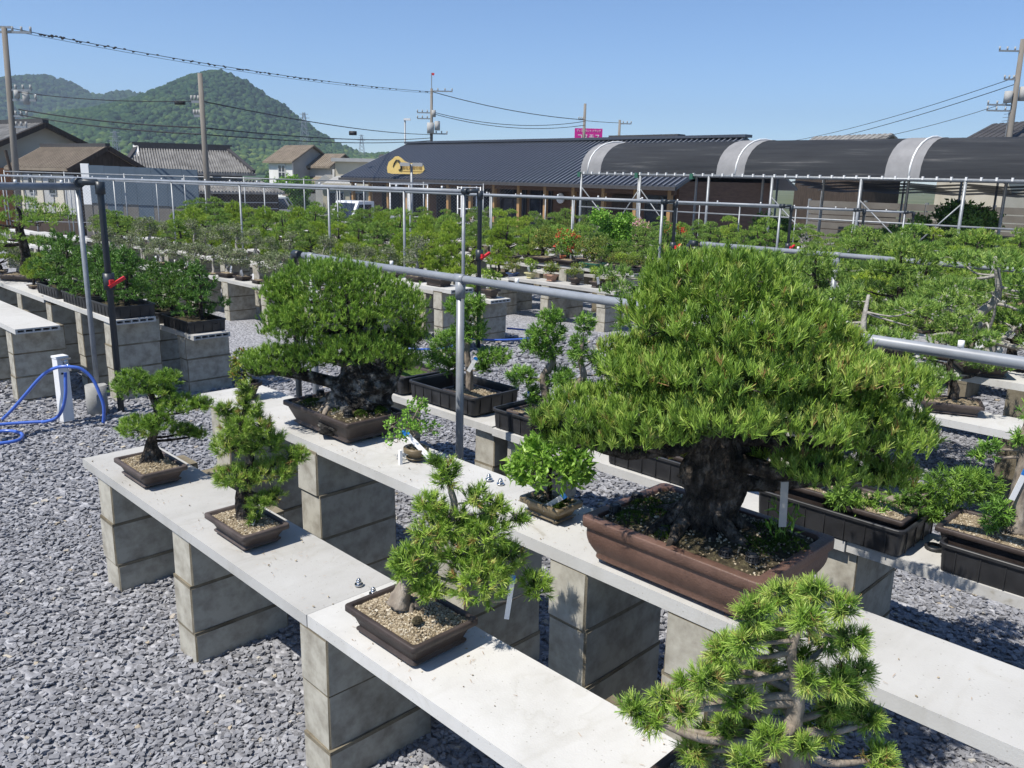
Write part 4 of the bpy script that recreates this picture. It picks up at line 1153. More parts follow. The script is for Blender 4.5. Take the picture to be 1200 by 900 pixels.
t, H = pole("utility pole with transformers at the right edge above the net tunnel", 22.6, 40, 8.2, -.15, .13, ((7.7, 1.0, -1), (6.5, .6, -1), (5.4, 1.2, -1), (5.15, 1.2, -1)))
b = MB(); b.tube([(-.42, 0, 6.5), (-.42, 0, 7.0)], .17, 12); b.tube([(.25, 0, 6.6), (.25, 0, 7.2)], .19, 12); b.build("transformer", M['plaster_grey'], t)


def cable(label, a, b, sag, rad=.022, beads=None, group="power lines"):
    pts = []
    A = Vector(a); B = Vector(b)
    for i in range(21):
        k = i / 20; p = A.lerp(B, k); p.z -= sag * 4 * k * (1 - k); pts.append(W(p.x, p.y, p.z))
    m = MB().tube(pts, rad, 5)
    if beads:
        rg = random.Random(beads)
        for i in range(46):
            k = rg.random() ** 1.1; p = A.lerp(B, k); p.z -= sag * 4 * k * (1 - k)
            q = W(p.x, p.y, p.z - .03)
            for e in range(rg.choice((1, 2, 2))):
                q2 = q + W(e * .35, .1 * e); q2.z = q.z
                m.tube([q2 - W(.04, 0), q2, q2 + W(.07, 0)], [rad * 1.0, rad * 2.8, rad], 5)
    tag(m.build("power_line", M['cable']), label, "power line", group)


cable("long beaded power line crossing the sky from the left edge", (-17.2, 30, 6.3), (-5.3, 55, 6.8), .28, .013, 7)
cable("second strand just under the long beaded power line", (-17.2, 30, 6.22), (-5.3, 55, 6.72), .3, .008)
cable("upper cable from leaning pole to bare pole across the far hill", (-17.1, 30, 4.25), (-9.4, 26, 3.78), .12, .013)
cable("thick middle cable between leaning pole and bare pole", (-17.1, 30, 3.68), (-9.4, 26, 3.02), .1, .022)
cable("lowest cable between leaning pole and bare pole", (-17.1, 30, 3.5), (-9.4, 26, 2.83), .1, .02)
cable("upper cable from bare pole to transformer pole", (-9.4, 26, 3.78), (-5.4, 55, 4.25), .22, .018)
cable("middle cable from bare pole to transformer pole over the white house", (-9.4, 26, 3.02), (-5.4, 55, 4.05), .22, .02)
cable("lowest cable from bare pole to transformer pole over the white house", (-9.4, 26, 2.83), (-5.4, 55, 3.9), .2, .018)
cable("top cable dipping from transformer pole to the slim pole", (-5.3, 55, 6.8), (4.6, 60, 5.65), .25, .024)
cable("upper of two slack cables between transformer pole and slim pole", (-5.3, 55, 5.6), (4.6, 60, 5.55), .5, .02)
cable("lower of two slack cables between transformer pole and slim pole", (-5.3, 55, 5.5), (4.6, 60, 5.3), .5, .02)
cable("level cable between the slim pole and the short pole", (4.6, 60, 5.6), (7.1, 60, 5.5), .02, .018)
cable("upper cable sloping down to the left from the right-edge pole", (22.4, 40, 6.6), (21.5, 70, 4.9), .3, .016)
cable("lower cable sloping down to the left from the right-edge pole", (22.4, 40, 6.3), (21.2, 70, 4.4), .3, .018)
cable("lowest thin cable sloping down from the right-edge pole", (22.4, 40, 5.6), (16.5, 45, 3.7), .2, .013)
o = MB().tube([W(-10.35, 26.5, 3.75), W(-10.05, 26.5, 3.75)], .06, 8).build("splice_box", M['cable']); tag(o, "black splice box hanging on the upper cable left of the bare pole", "cable box")
o = MB().tube([W(-8.1, 42, 3.66), W(-7.75, 42, 3.66)], .1, 8).build("splice_box", M['cable']); tag(o, "black splice box on the cable above the beige workshop", "cable box")

# lamp standards
t = thing("street_lamp", "twin-headed lamp post standing in front of the yellow signboard", "street lamp", W(-3.65, 30, -.75), YAW)
MB().tube([(0, 0, 0), (0, 0, 2.9)], .045, 8).build("post", M['steel'], t)
for s in (-1, 1): MB().box((s * .22, -.02, 2.88), (.34, .2, .12)).build("lamp_head", M['plaster_grey'], t)
t = thing("street_lamp", "slim lamp post with one pale head behind the shop ridge", "street lamp", W(-6.7, 52, -1), YAW)
MB().tube([(0, 0, 0), (0, 0, 5.9)], .05, 8).build("post", M['steel'], t)
MB().box((.14, 0, 5.95), (.4, .2, .12)).build("lamp_head", M['white'], t)

# ------------------------------------------------------------------ fences, vehicles and other things at the back
t = thing("sheet_fence", "tall blue-grey sheet metal fence in front of the farmhouse", "fence", W(-14.2, 28, -.95), YAW)
for i in range(7):
    x = .55 + i * .505
    MB().box((x, 0, 2.22 - .012 * i), (.5, .05, 1.2)).build("panel", M['sheet_blue'], t)
    MB().box((x, .03, .8), (.5, .05, 1.62)).build("panel", M['louver'] if i not in (1, 3) else M['sheet_blue'], t, label="darker lower panel")
MB().box((.17, .01, 2.22), (.26, .06, 1.3)).build("panel", M['white'], t, label="white end panel")
MB().box((.17, .01, .8), (.26, .05, 1.6)).build("panel", M['louver'], t, label="darker lower panel")
b = MB()
for z in (1.0, 1.62): b.box((2.1, .08, z), (3.8, .05, .06))
b.build("rail", M['steel'], t)

t = thing("low_wall", "grey block wall with a dark rail behind the middle benches", "wall", W(-10.4, 29, -.95), YAW)
for i in range(6):
    MB().box((.6 + i * 1.2, 0, .5), (1.18, .12, 1.0)).build("wall_panel", M['plaster_grey'], t)
MB().box((3.6, -.05, 1.2), (7.2, .05, .06)).build("rail", M['timber_dark'], t)

t = thing("chain_link_fence", "thin chain-link fence on steel posts along the back of the garden", "fence", W(-15.6, 26.2, -.75), YAW)
L = 14.6
for i in range(9):
    MB().tube([(L * i / 8, 0, 0), (L * i / 8, 0, 2.42 - .1 * i / 8)], .02, 6).build("post", M['steel'], t)
b = MB(); b.tube([(0, 0, 2.38), (L, 0, 2.28)], .02, 6); b.tube([(0, 0, .9), (L, 0, .9)], .012, 5); b.build("rail", M['steel'], t)
b = MB()
for i in range(150):
    x = i * .1 - 0.7
    for s in (-1, 1):
        xa, xb = (x, x + 1.4) if s > 0 else (x + 1.4, x)
        b.add([(xa, 0, .95), (xa + .004, 0, .95), (xb + .004, 0, 2.3), (xb, 0, 2.3)], [(0, 1, 2, 3)])
tag(b.build("wire_mesh", M['steel'], t), kind="stuff")


def car(name, label, cat, loc, rz, paint, L=3.9, Wd=1.6, H=1.5, van=False):
    t = thing(name, label, cat, loc, rz)
    b = MB()
    sec = [(-L / 2, .35, .62), (-L / 2 + .05, .3, .85), (-L / 2 + .9, .28, .92), (L / 2 - .5, .28, .95), (L / 2 - .03, .32, .85), (L / 2, .38, .6)]
    b.loft([[Vector((x, y * Wd / 2, z)) for (y, z) in ((-.95, z0), (.95, z0), (1, (z0 + z1) / 2), (.93, z1), (-.93, z1), (-1, (z0 + z1) / 2))] for x, z0, z1 in sec], 0)
    b.build("body", M[paint], t)
    c0, c1 = (-L / 2 + .25, L / 2 - .1) if van else (-L / 2 + .85, L / 2 - .35)
    b = MB()
    lo = rrect(c1 - c0, Wd * .93, .1, .88); hi = rrect((c1 - c0) * .72, Wd * .78, .12, H)
    mx = (c0 + c1) / 2
    b.loft([[Vector((p[0] + mx, p[1], p[2])) for p in lo], [Vector((p[0] + mx, p[1], p[2])) for p in hi]])
    b.build("window", M['glass'], t)
    b = MB(); b.loft([[Vector((p[0] + mx, p[1], H)) for p in rrect((c1 - c0) * .73, Wd * .8, .12, 0)], [Vector((p[0] + mx, p[1], H + .04)) for p in rrect((c1 - c0) * .66, Wd * .7, .1, 0)]])
    for sx in (-1, 1):
        for sy in (-1, 1):
            b.bar((mx + sx * (c1 - c0) * .49, sy * Wd * .45, .88), (mx + sx * (c1 - c0) * .355, sy * Wd * .385, H), .07)
    b.build("roof", M[paint], t)
    for sx in (-1, 1):
        for sy in (-1, 1):
            w_ = MB().tube([(sx * L * .31, sy * Wd * .5 - sy * .16, .3), (sx * L * .31, sy * Wd * .5, .3)], .3, 14).build("wheel", M['tyre'], t)
            MB().tube([(sx * L * .31, sy * Wd * .5 - sy * .02, .3), (sx * L * .31, sy * Wd * .5 + sy * .01, .3)], .17, 10).build("rim", M['steel'], w_)
    for sy in (-1, 1):
        MB().box((-L / 2 + .02, sy * Wd * .36, .7), (.06, .26, .14)).build("headlight", M['white'], t)
    return t


car("parked_car", "silver hatchback parked behind the wall left of the green tree", "car", W(-13.6, 46, -1.1), YAW + R(8), 'car_silver')
car("parked_car", "white hatchback parked beside the silver one, before the white house", "car", W(-15.6, 48, -1.1), YAW + R(170), 'car_white')
t = thing("kei_truck", "small white flatbed truck parked by the near corner of the shop", "truck", W(-6.75, 35.5, -1.1), YAW + R(50))
b = MB()
b.loft([[Vector((x, y * .72, z)) for x, z in ((-.75, .4), (.5, .4), (.5, 1.78), (-.3, 1.78), (-.72, 1.0))] for y in (-1, 1)]); b.build("cab", M['car_white'], t)
b = MB(); b.add([(-.72, -.62, 1.05), (-.72, .62, 1.05), (-.33, .56, 1.7), (-.33, -.56, 1.7)], [(0, 1, 2, 3)]); b.v = [(v[0] - .015, v[1], v[2]) for v in b.v]; b.build("windscreen", M['glass'], t)
for s in (-1, 1):
    b = MB(); b.loft([[Vector((x, s * (.725 + k), z)) for x, z in ((-.6, 1.05), (.35, 1.05), (.35, 1.65), (-.28, 1.65))] for k in (0, .012)]); b.build("side_window", M['glass'], t)
b = MB(); b.box((1.6, 0, .75), (2.0, 1.44, .12))
for s in (-1, 1): b.box((1.6, s * .7, .95), (2.0, .04, .3))
b.box((2.6, 0, .95), (.04, 1.4, .3)); b.build("load_bed", M['car_white'], t)
for x in (-.35, 1.8):
    for s in (-1, 1): MB().tube([(x, s * .58, .28), (x, s * .72, .28)], .28, 14).build("wheel", M['tyre'], t)

t = thing("display_rack", "white steel rack on the terrace of the timber shop", "rack", W(-1.86, 29.2, -.72), YAW + R(20))
for x in (0, .68):
    for y in (0, .45): MB().tube([(x, y, 0), (x, y, 2.15)], .022, 6).build("upright", M['white'], t)
for z in (.4, .9, 1.4, 2.12):
    MB().box((.34, .225, z), (.68, .45, .02)).build("shelf", M['white'], t)
t = thing("display_rack", "white steel screen frame left of the rack, before the shop windows", "rack", W(-4.35, 29.6, -.75), YAW + R(14))
for x in (0, .65, 1.3): MB().tube([(x, 0, 0), (x, 0, 2.25)], .022, 6).build("upright", M['white'], t)
for z in (2.22, 1.1): MB().bar((0, 0, z), (1.3, 0, z), .045).build("cross_bar", M['white'], t)

# white shed wall seen through the net house
t = thing("site_office", "white walled building seen under the net tunnel", "building", W(8.4, 38, -1.0), YAW)
MB().box((0, 1.5, 1.4), (4.2, 3, 2.8)).build("wall", M['plaster_white'], t)
MB().box((0, 1.5, 2.86), (4.5, 3.3, .14)).build("roof", M['plaster_grey'], t)
MB().box((.9, -.06, 1.5), (1.2, .1, 1.0)).build("shutter", M['timber_dark'], t)

t = thing("louvre_fence", "grey horizontal board fence behind the net tunnel", "fence", (26.2, 2.0, -.8))
LYF = 10.8
for i in range(7):
    MB().box((0, LYF * i / 6, 1.05), (.08, .08, 2.1)).build("post", M['steel'], t)
    if i < 6:
        for k in range(9):
            MB().box((-.05, LYF * (i + .5) / 6, .2 + k * .22), (.03, LYF / 6 - .03, .19)).build("board", M['louver'], t)

# ------------------------------------------------------------------ the shade-net tunnel
net = thing("shade_house", "long arched steel shade house covered in black net with grey bands", "shade house", (19.4, 2.6, -.65))
EZ, RZ, WX, LN = 2.57, .93, 2.8, 14.1


def arch(y, n=14, x0=0.0):
    out = []
    for i in range(n + 1):
        a = math.pi * i / n
        out.append((x0 + WX / 2 - WX / 2 * math.cos(a), y, EZ + RZ * math.sin(a) ** .85))
    return out


def arch_sheet(name, y0, y1, mat, parent, x0=0.0, label=None, off=0.0):
    b = MB(); n = 14; k = max(2, int((y1 - y0) / .5))
    for i in range(k + 1):
        b.v += [(p[0], p[1], p[2] + off) for p in arch(y0 + (y1 - y0) * i / k, n, x0)]
    for i in range(k):
        for j in range(n):
            a = i * (n + 1) + j
            b.f.append((a, a + n + 1, a + n + 2, a + 1)); b.m.append(0); b.sm.append(True)
    return b.build(name, M[mat], parent, label=label)


bands = [(13.35, 14.1), (8.7, 9.5), (4.45, 5.2), (.2, 1.0)]
edges = [14.1]
for i, (a, c) in enumerate(bands):
    arch_sheet("net_panel", a, c, 'net_grey', net, label="grey net band", off=.012)
    b = MB(); b.tube([(p[0], p[1], p[2] + .03) for p in arch((a + c) / 2 + (.1 if i == 0 else -.15))], .022, 6); b.build("batten", M['white'], net)
for (a, c) in ((9.5, 13.35), (5.2, 8.7), (1.0, 4.45)):
    arch_sheet("net_panel", a, c, 'net', net)
for i in range(13):
    y = LN * i / 12
    b = MB(); b.tube([(WX / 2 + (p[0] - WX / 2) * .965, p[1], p[2] - .05) for p in arch(y)], .02, 6); b.build("hoop", M['steel'], net)
for x in (0, WX):
    MB().tube([(x, -.5, EZ), (x, LN + .05, EZ)], .035, 8).build("eave_pipe", M['steel'], net)
for x in (0, WX):
    for y in (14.05, 11.9, 9.7, 7.9, 5.7, 3.5, 1.3):
        MB().tube([(x, y, 0), (x, y, EZ)], .036, 8).build("post", M['steel'], net)
b = MB()
for i in range(48): b.box((0, .3 + i * .29, EZ + .03), (.09, .04, .07))
tag(b.build("clip", M['white'], net), kind="stuff")
for (ya, za, yb, zb) in ((14.05, 2.2, 12.6, .9), (11.9, 2.2, 12.9, .9), (11.9, 2.2, 10.6, .9), (5.7, 2.1, 4.3, .9), (3.5, 2.1, 4.6, .9), (7.9, 2.1, 6.5, .9)):
    MB().tube([(0, ya, za), (0, yb, zb)], .016, 6).build("brace", M['steel'], net)
MB().tube([(0, 0, 1.62), (0, LN, 1.62)], .022, 6).build("rail", M['steel'], net)
for y in (14.1, 12.0, 10.2):
    MB().box((-.02, y, EZ - .02), (.12, .1, .14)).build("corner_clamp", M['pot_green'], net)
# further low net bays behind it
for kx, y1 in ((2.9, 9.3),):
    bay = thing("net_bay", "low dark net bay behind the arched shade house", "shade house", (19.4 + kx, 2.6, -.65))
    arch_sheet("net_panel", 0, y1, 'net', bay)
    for x in (0, WX):
        for y in (y1, y1 - 2.4, y1 - 4.8, y1 - 7.2):
            MB().tube([(x, y, 0), (x, y, EZ)], .03, 8).build("post", M['steel'], bay)
        MB().tube([(x, 0, EZ), (x, y1, EZ)], .03, 8).build("eave_pipe", M['steel'], bay)
    for k in range(4):
        b = MB(); w_ = .5
        pts = [(WX * .2 + k * .6, y1 * i / 12, EZ - .12 - .07 * k - .05 * (i % 2)) for i in range(13)]
        for i in range(12):
            p, q = pts[i], pts[i + 1]
            n0 = len(b.v); b.v += [p, q, (q[0] + w_, q[1], q[2] + .06), (p[0] + w_, p[1], p[2] + .06)]; b.f.append((n0, n0 + 1, n0 + 2, n0 + 3)); b.m.append(0); b.sm.append(False)
        b.build("rolled_net", M['net'], bay)

# ------------------------------------------------------------------ irrigation pipes
def pipe_head(loc, label, h, dark=True, yend=None, supports=(), valve=.95, drop=True, parts_dir=1):
    """a grey post, a dark down pipe with a red valve at the row end, and the grey pipe running along the row"""
    x, y = loc
    z0 = ground(x, y)
    t = thing("water_pipe", label, "water pipe", (x, y, z0))
    H = h - z0
    MB().tube([(0, .05, 0), (0, .05, H)], .0195, 10).build("post", M['steel'], t)
    b = MB()
    xd = .11
    b.tube([(0, .0, H), (.02, -.06, H + .005), (xd - .02, -.08, H + .005), (xd, -.09, H - .03), (xd + .0, -.09, 0)], .024, 10)
    b.tube([(0, .06, H), (0, -.02, H)], .036, 10); b.tube([(xd, -.09, H - .08), (xd, -.09, H + .01)], .035, 10)
    o = b.build("down_pipe", M['pvc_dark'], t)
    v = MB(); v.tube([(xd, -.09, valve - z0 - .06), (xd, -.09, valve - z0 + .06)], .042, 10); v.build("valve_body", M['pvc_dark'], t)
    v = MB(); v.bar((xd - .02, -.14, valve - z0 - .035), (xd + .09, -.16, valve - z0 + .03), .035, .022); v.box((xd, -.125, valve - z0), (.03, .06, .03)); v.build("valve_handle", M['red'], t)
    if yend:
        n = 12
        pts = [(0, (yend - y) * i / n, h - .03 * 0 - z0 + (ground(x, y + (yend - y) * i / n) - z0) * .22) for i in range(n + 1)]
        MB().tube(pts, .024, 10).build("pipe", M['pvc'], t)
        for s in supports:
            k = (s - y) / (yend - y); zt = h - z0 + (ground(x, s) - z0) * .22
            MB().tube([(0, s - y, ground(x, s) - z0), (0, s - y, zt - .02)], .0155, 8).build("support", M['steel'], t)
        sp = MB(); m = int(abs(yend - y) / .8)
        for i in range(m):
            k = (i + .5) / m; zt = h - z0 + (ground(x, y + (yend - y) * k) - z0) * .22
            sp.tube([(0, (yend - y) * k, zt + .02), (0, (yend - y) * k, zt + .05)], .012, 6)
        tag(sp.build("sprinkler", M['white'], t), kind="stuff")
    return t


t = pipe_head((2.15, 6.6), "grey post with bent dark pipe and red valve above the blue hose tap", 1.70, valve=.99)
MB().tube([(0, 0.02, 1.70), (-1.3, -.1, 1.70), (-4.5, -.4, 1.69)], .026, 12).build("pipe", M['pvc'], t)
b = MB()
for i in range(4): b.tube([(-.12 - i * .3, -.01 - i * .025, 1.72), (-.12 - i * .3, -.01 - i * .025, 1.745)], .01, 6)
b.build("sprinkler", M['white'], t, kind="stuff")
b = MB(); b.tube([(-.03, .0, -.02), (-.03, .0, .23)], .075, 20); b.build("footing", M['concrete'], t)
pipe_head((6.16, 6.9), "long grey pipe and post head with red valve in the picture's middle, before the shop", 1.64, yend=26, supports=(8.0, 9.6, 12, 14.4, 17, 19.5, 22, 24.5), valve=.96)
pipe_head((9.84, 6.9), "grey pipe and post head with red valve beside the big pine's top", 1.51, yend=27, supports=(8.6, 10.4, 12.6, 15, 18, 21, 24), valve=.9)
pipe_head((13.2, 6.9), "third grey pipe row with dark bent end below the net tunnel", 1.42, yend=22, supports=(9, 11.5, 14, 17, 20), valve=.75)
pipe_head((16.1, 6.9), "fourth grey pipe row with dark bent end, far before the net tunnel", 1.32, yend=18, supports=(9.4, 12, 15), valve=.65)
pipe_head((18.6, 6.9), "farthest short grey pipe row with dark bent end under the net tunnel", 1.24, yend=14, supports=(9.4, 12), valve=.6)


def rail(loc, label, y0, y1, z, sup, dia=.0185, groove=True):
    x = loc
    t = thing("water_pipe", label, "water pipe", (x, y0, 0))
    MB().tube([(0, -.06, z), (0, y1 - y0, z)], dia, 16).build("pipe", M['pvc'], t)
    b = MB(); b.tube([(0, -.02, z), (0, .045, z)], dia * 1.3, 14); b.tube([(0, .03, z + .0), (0, .052, z - .02), (0, .055, z - .12)], dia * 1.25, 14); b.tube([(0, .055, z - .1), (0, .055, ground(x, y0) - .02)], dia, 10)
    b.build("down_pipe", M['pvc_dark'], t)
    for s in sup:
        o = MB().tube([(0, s - y0, -.02), (0, s - y0, z - dia)], .0195, 12).build("support", M['steel'], t)
        k = MB(); k.tube([(0, s - y0 - .03, z), (0, s - y0 + .03, z)], dia * 1.18, 14); k.tube([(0, s - y0, z - .09), (0, s - y0, z - dia * .7)], .0245, 12); k.build("clamp", M['pvc'], t)
    b = MB()
    for i in range(6):
        yy = -(i + 1) * .9
        b.tube([(0, yy, z + dia * .8), (0, yy, z + dia + .02)], .009, 8)
    b.build("sprinkler", M['white'], t, kind="stuff")
    return t


rail(2.58, "nearest grey plastic pipe running behind the big pines on a steel post", 4.36, -1.6, 1.341, (2.93, 4.22, .2))
rail(5.95, "second grey plastic pipe passing behind the biggest pine's right shoulder", 3.86, -1.2, 1.306, (3.72, 2.66, .5))

# tap post, hose
t = thing("tap_post", "white square garden tap post on the gravel", "tap", (1.86, 6.48, 0), R(8))
MB().box((0, 0, .235), (.078, .078, .47)).build("post", M['white'], t)
MB().box((0, 0, .477), (.086, .086, .016)).build("cap", M['white'], t)
MB().box((.0, -.041, .30), (.012, .003, .045)).build("sticker", M['yellow'], t)
MB().box((-.012, -.041, .36), (.016, .003, .014)).build("mark", M['sign_ink'], t)
b = MB(); b.tube([(.01, -.03, .43), (.01, -.085, .43), (.012, -.1, .42), (.012, -.105, .385)], .013, 10); b.tube([(.01, -.06, .43), (.01, -.06, .465)], .01, 8); b.bar((-.025, -.06, .468), (.045, -.06, .468), .014); b.build("tap", M['chrome'], t)


def hose(label, pts, rad=.0115, loc=(0, 0, 0)):
    m = MB(); p = smooth_path([(*q, rad) for q in pts], 8)
    m.tube([q[:3] for q in p], rad, 10)
    return tag(m.build("garden_hose", M['hose']), label, "hose")


def wz(r, f, z):
    v = W(r, f, z); return (v.x, v.y, v.z)


hose("blue hose looping from the white tap post down to the gravel on both sides", [wz(-3.71, 5.84, .012), wz(-3.62, 5.82, .09), wz(-3.49, 5.80, .22), wz(-3.38, 5.78, .33), wz(-3.29, 5.76, .4), wz(-3.20, 5.75, .435), wz(-3.12, 5.76, .435), wz(-3.06, 5.78, .415), wz(-3.0, 5.8, .34), wz(-2.96, 5.8, .23), wz(-2.94, 5.8, .13), wz(-2.955, 5.8, .014)])
hose("blue hose hanging from the tap and coiling out over the gravel to the left", [wz(-3.185, 5.79, .385), wz(-3.18, 5.77, .33), wz(-3.185, 5.76, .23), wz(-3.22, 5.76, .12), wz(-3.28, 5.77, .05), wz(-3.38, 5.78, .016), (1.70, 6.50, .014), (1.5, 6.6, .014), (1.28, 6.66, .014), (1.0, 6.66, .014), (.95, 6.5, .014), (1.2, 6.46, .014), (1.43, 6.43, .014), (1.505, 6.32, .014), (1.49, 6.2, .014), (1.42, 6.13, .014), (1.25, 6.18, .014), (.95, 6.3, .014)])
hose("blue hose lying round the foot of the far block pillar across the aisle", [(6.1, 7.35, .0), (6.25, 7.0, .0), (6.5, 6.72, .0), (6.8, 6.58, .0), (7.05, 6.6, .0), (7.2, 6.9, .0), (7.1, 7.2, .0)], .011)
hose("short blue hose by the foot of the end bench pillar across the aisle", [(5.35, 7.1, .0), (5.5, 6.85, .0), (5.8, 6.75, .0), (6.0, 6.95, .0)], .011)

# ------------------------------------------------------------------ benches
_slabs = {}


def slab_mesh(L, w=.32, th=.04):
    """hollow cement board along y: two skins and the webs between, open at both ends"""
    key = (round(L, 2), w, th)
    if key in _slabs: return _slabs[key]
    bm = bmesh.new()

    def bx(c, d):
        r = bmesh.ops.create_cube(bm, size=1.0)
        bmesh.ops.scale(bm, vec=d, verts=r['verts']); bmesh.ops.translate(bm, vec=c, verts=r['verts'])
        return r['verts']
    s = .011
    bx((w / 2, 0, -s / 2), (w, L, s)); bx((w / 2, 0, -th + s / 2), (w, L, s))
    n = 6
    for i in range(n):
        x = .008 + (w - .016) * i / (n - 1)
        bx((x, 0, -th / 2), (.016 if i in (0, n - 1) else .011, L - (.0 if i in (0, n - 1) else .004), th - 2 * s))
    me = bpy.data.meshes.new("slab"); bm.to_mesh(me); bm.free(); me.materials.append(M['slab'])
    _slabs[key] = me
    return me


def block_mesh(seed, wx=.39, wy=.15, wz_=.19, name="concrete_block"):
    rg = random.Random(seed)
    bm = bmesh.new()
    bmesh.ops.create_cube(bm, size=1.0)
    bmesh.ops.scale(bm, vec=(wx, wy, wz_ - .002), verts=bm.verts)
    bmesh.ops.bevel(bm, geom=list(bm.edges), offset=.0055, segments=1, affect='EDGES')
    for v in bm.verts: v.co += Vector((rg.uniform(-.0016, .0016), rg.uniform(-.0016, .0016), 0))
    n0 = len(bm.faces)
    r = bmesh.ops.create_cube(bm, size=1.0)                       # the mortar bed on top of it
    bmesh.ops.scale(bm, vec=(wx - .003, wy - .003, .012), verts=r['verts']); bmesh.ops.translate(bm, vec=(0, 0, wz_ / 2), verts=r['verts'])
    bm.faces.ensure_lookup_table()
    for f in bm.faces[n0:]: f.material_index = 1
    me = bpy.data.meshes.new(name); bm.to_mesh(me); bm.free(); me.materials.append(M['block']); me.materials.append(M['mortar'])
    return me


BLK = [block_mesh(i) for i in range(4)] + [block_mesh(9, wy=.12)]
_far_p = {}
rb_ = random.Random(5)


def far_pillar(h):
    k = round(h, 2)
    if k in _far_p: return _far_p[k]
    b = MB(); z = 0.0
    while z > -h:
        b.box((.195, 0, z - .094), (.386, .147, .186)); z -= .19
    _far_p[k] = b.mesh("pillar", M['block'])
    return _far_p[k]


def bench(X, hgt, y0, y1, pillars, label, slabs=None, detail=True, group=None, zs=None, over=.0, tones=None):
    """slabs on pillars of concrete blocks; hgt is the top above the ground at each slab's middle"""
    ya = min(y0, y1); yb = max(y0, y1)
    if slabs is None:
        n = max(1, round((yb - ya) / 1.86)); slabs = [(yb - (yb - ya) * i / n, yb - (yb - ya) * (i + 1) / n) for i in range(n)]
    t = thing("bench", label, "bench", (X, yb, 0), 0, group)
    tops = []
    for i, (a, c) in enumerate(slabs):
        zt = hgt + ground(X + .16, (a + c) / 2) + (zs[i] if zs else rb_.uniform(-.004, .004))
        tops.append((a, c, zt))
        o = link("slab", slab_mesh(a - c - .004), t, (rb_.uniform(-.006, .006), (a + c) / 2 - yb, zt), (0, 0, rb_.uniform(-.0015, .0015)))
        v = tones[i] if tones else rb_.uniform(.78, 1.0)
        o.color = (v, v * .995, v * .98, 1)
    for y in pillars:
        zt = min([z for a, c, z in tops if c - .12 <= y <= a + .12] or [tops[-1][2]]) - .04
        g = ground(X, y)
        if detail:
            z = zt; k = 0
            while z > g - .02:
                link("concrete_block", rb_.choice(BLK[:4]), t, (.197 + over + rb_.uniform(-.005, .006), y - yb + rb_.uniform(-.006, .006), z - .095), (0, 0, rb_.choice((0, math.pi)) + rb_.uniform(-.012, .012)))
                z -= .19; k += 1
        else:
            link("pillar", far_pillar(zt - g + .02), t, (.0, y - yb, zt))

    def top(y):
        for a, c, z in tops:
            if c <= y <= a: return z
        return tops[0][2] if y > tops[0][0] else tops[-1][2]
    t_tops[id(t)] = top
    return t, top


t_tops = {}
b1, top1 = bench(1.156, .545, 3.872, .11, (3.645, 2.88, 1.967, 1.08, .3), "nearest low bench, two pale slabs with the small pines in a row", slabs=[(3.872, 1.992), (1.992, .11)], zs=[0, 0], over=.002, tones=[.76, 1.0])
b2, top2 = bench(1.735, .735, 3.93, -1.7, (3.72, 2.93, 2.02, 1.48, 1.06, .2, -.8), "taller second bench carrying the two big dome-crowned pines", slabs=[(3.93, 2.053), (2.053, .175), (.175, -1.7)], zs=[0, 0, 0], over=.002, tones=[.9, .84, .93])
b3, top3 = bench(2.875, .545, 4.45, -1.4, (4.2, 3.1, 2.86, 1.9, 1.16, .2, -.7), "low third bench holding the black trays behind the big pines", slabs=[(4.45, 3.01), (3.01, 1.13), (1.13, -1.4)], zs=[.012, 0, -.004], over=.03)
# anchor bolts with washers where slabs meet
for bb, pts, zt in ((b2, [(1.977, 2.082), (1.977, 2.022)], .735), (b1, [(1.374, 2.037), (1.373, 1.958)], .545)):
    for (x, y) in pts:
        k = MB(); z = zt
        k.tube([(x, y, z), (x, y, z + .005)], .0135, 16); k.tube([(x, y, z + .004), (x, y, z + .016)], .009, 6); k.tube([(x, y, z + .015), (x, y, z + .021), (x, y, z + .024)], [.0075, .006, .002], 10)
        base = bb.location
        k.v = [(v[0] - base.x, v[1] - base.y, v[2] - base.z) for v in k.v]
        k.build("bolt", M['chrome'], bb)

L1, topL1 = bench(1.77, .635, 7.16, 14.5, (7.42, 8.3, 9.2, 10.1, 11.2, 12.3, 13.4), "front left bench with an empty slab end, beyond the tap")
L2, topL2 = bench(2.36, .70, 6.74, 15.5, (6.95, 7.6, 8.4, 9.3, 10.2, 11.3, 12.4, 13.6, 14.8), "left bench whose end slab carries long black trays of junipers")
L3, topL3 = bench(2.92, .535, 6.62, 16.5, (6.86, 7.8, 8.8, 9.8, 11, 12.2, 13.4), "lower left bench ending behind the dark bent pipe")

ROWS = {}


def row(key, X, h, y0, y1, label, detail):
    step = .96
    n = max(2, int((y1 - y0) / step)); ps = [y0 + .22 + (y1 - y0 - .4) * i / (n - 1) for i in range(n)]
    near = [p for p in ps if p < y0 + 5.2] if detail else []
    t, top = bench(X, h, y0, y1, ps, label, detail=detail)
    ROWS[key] = (X, top, y0, y1)


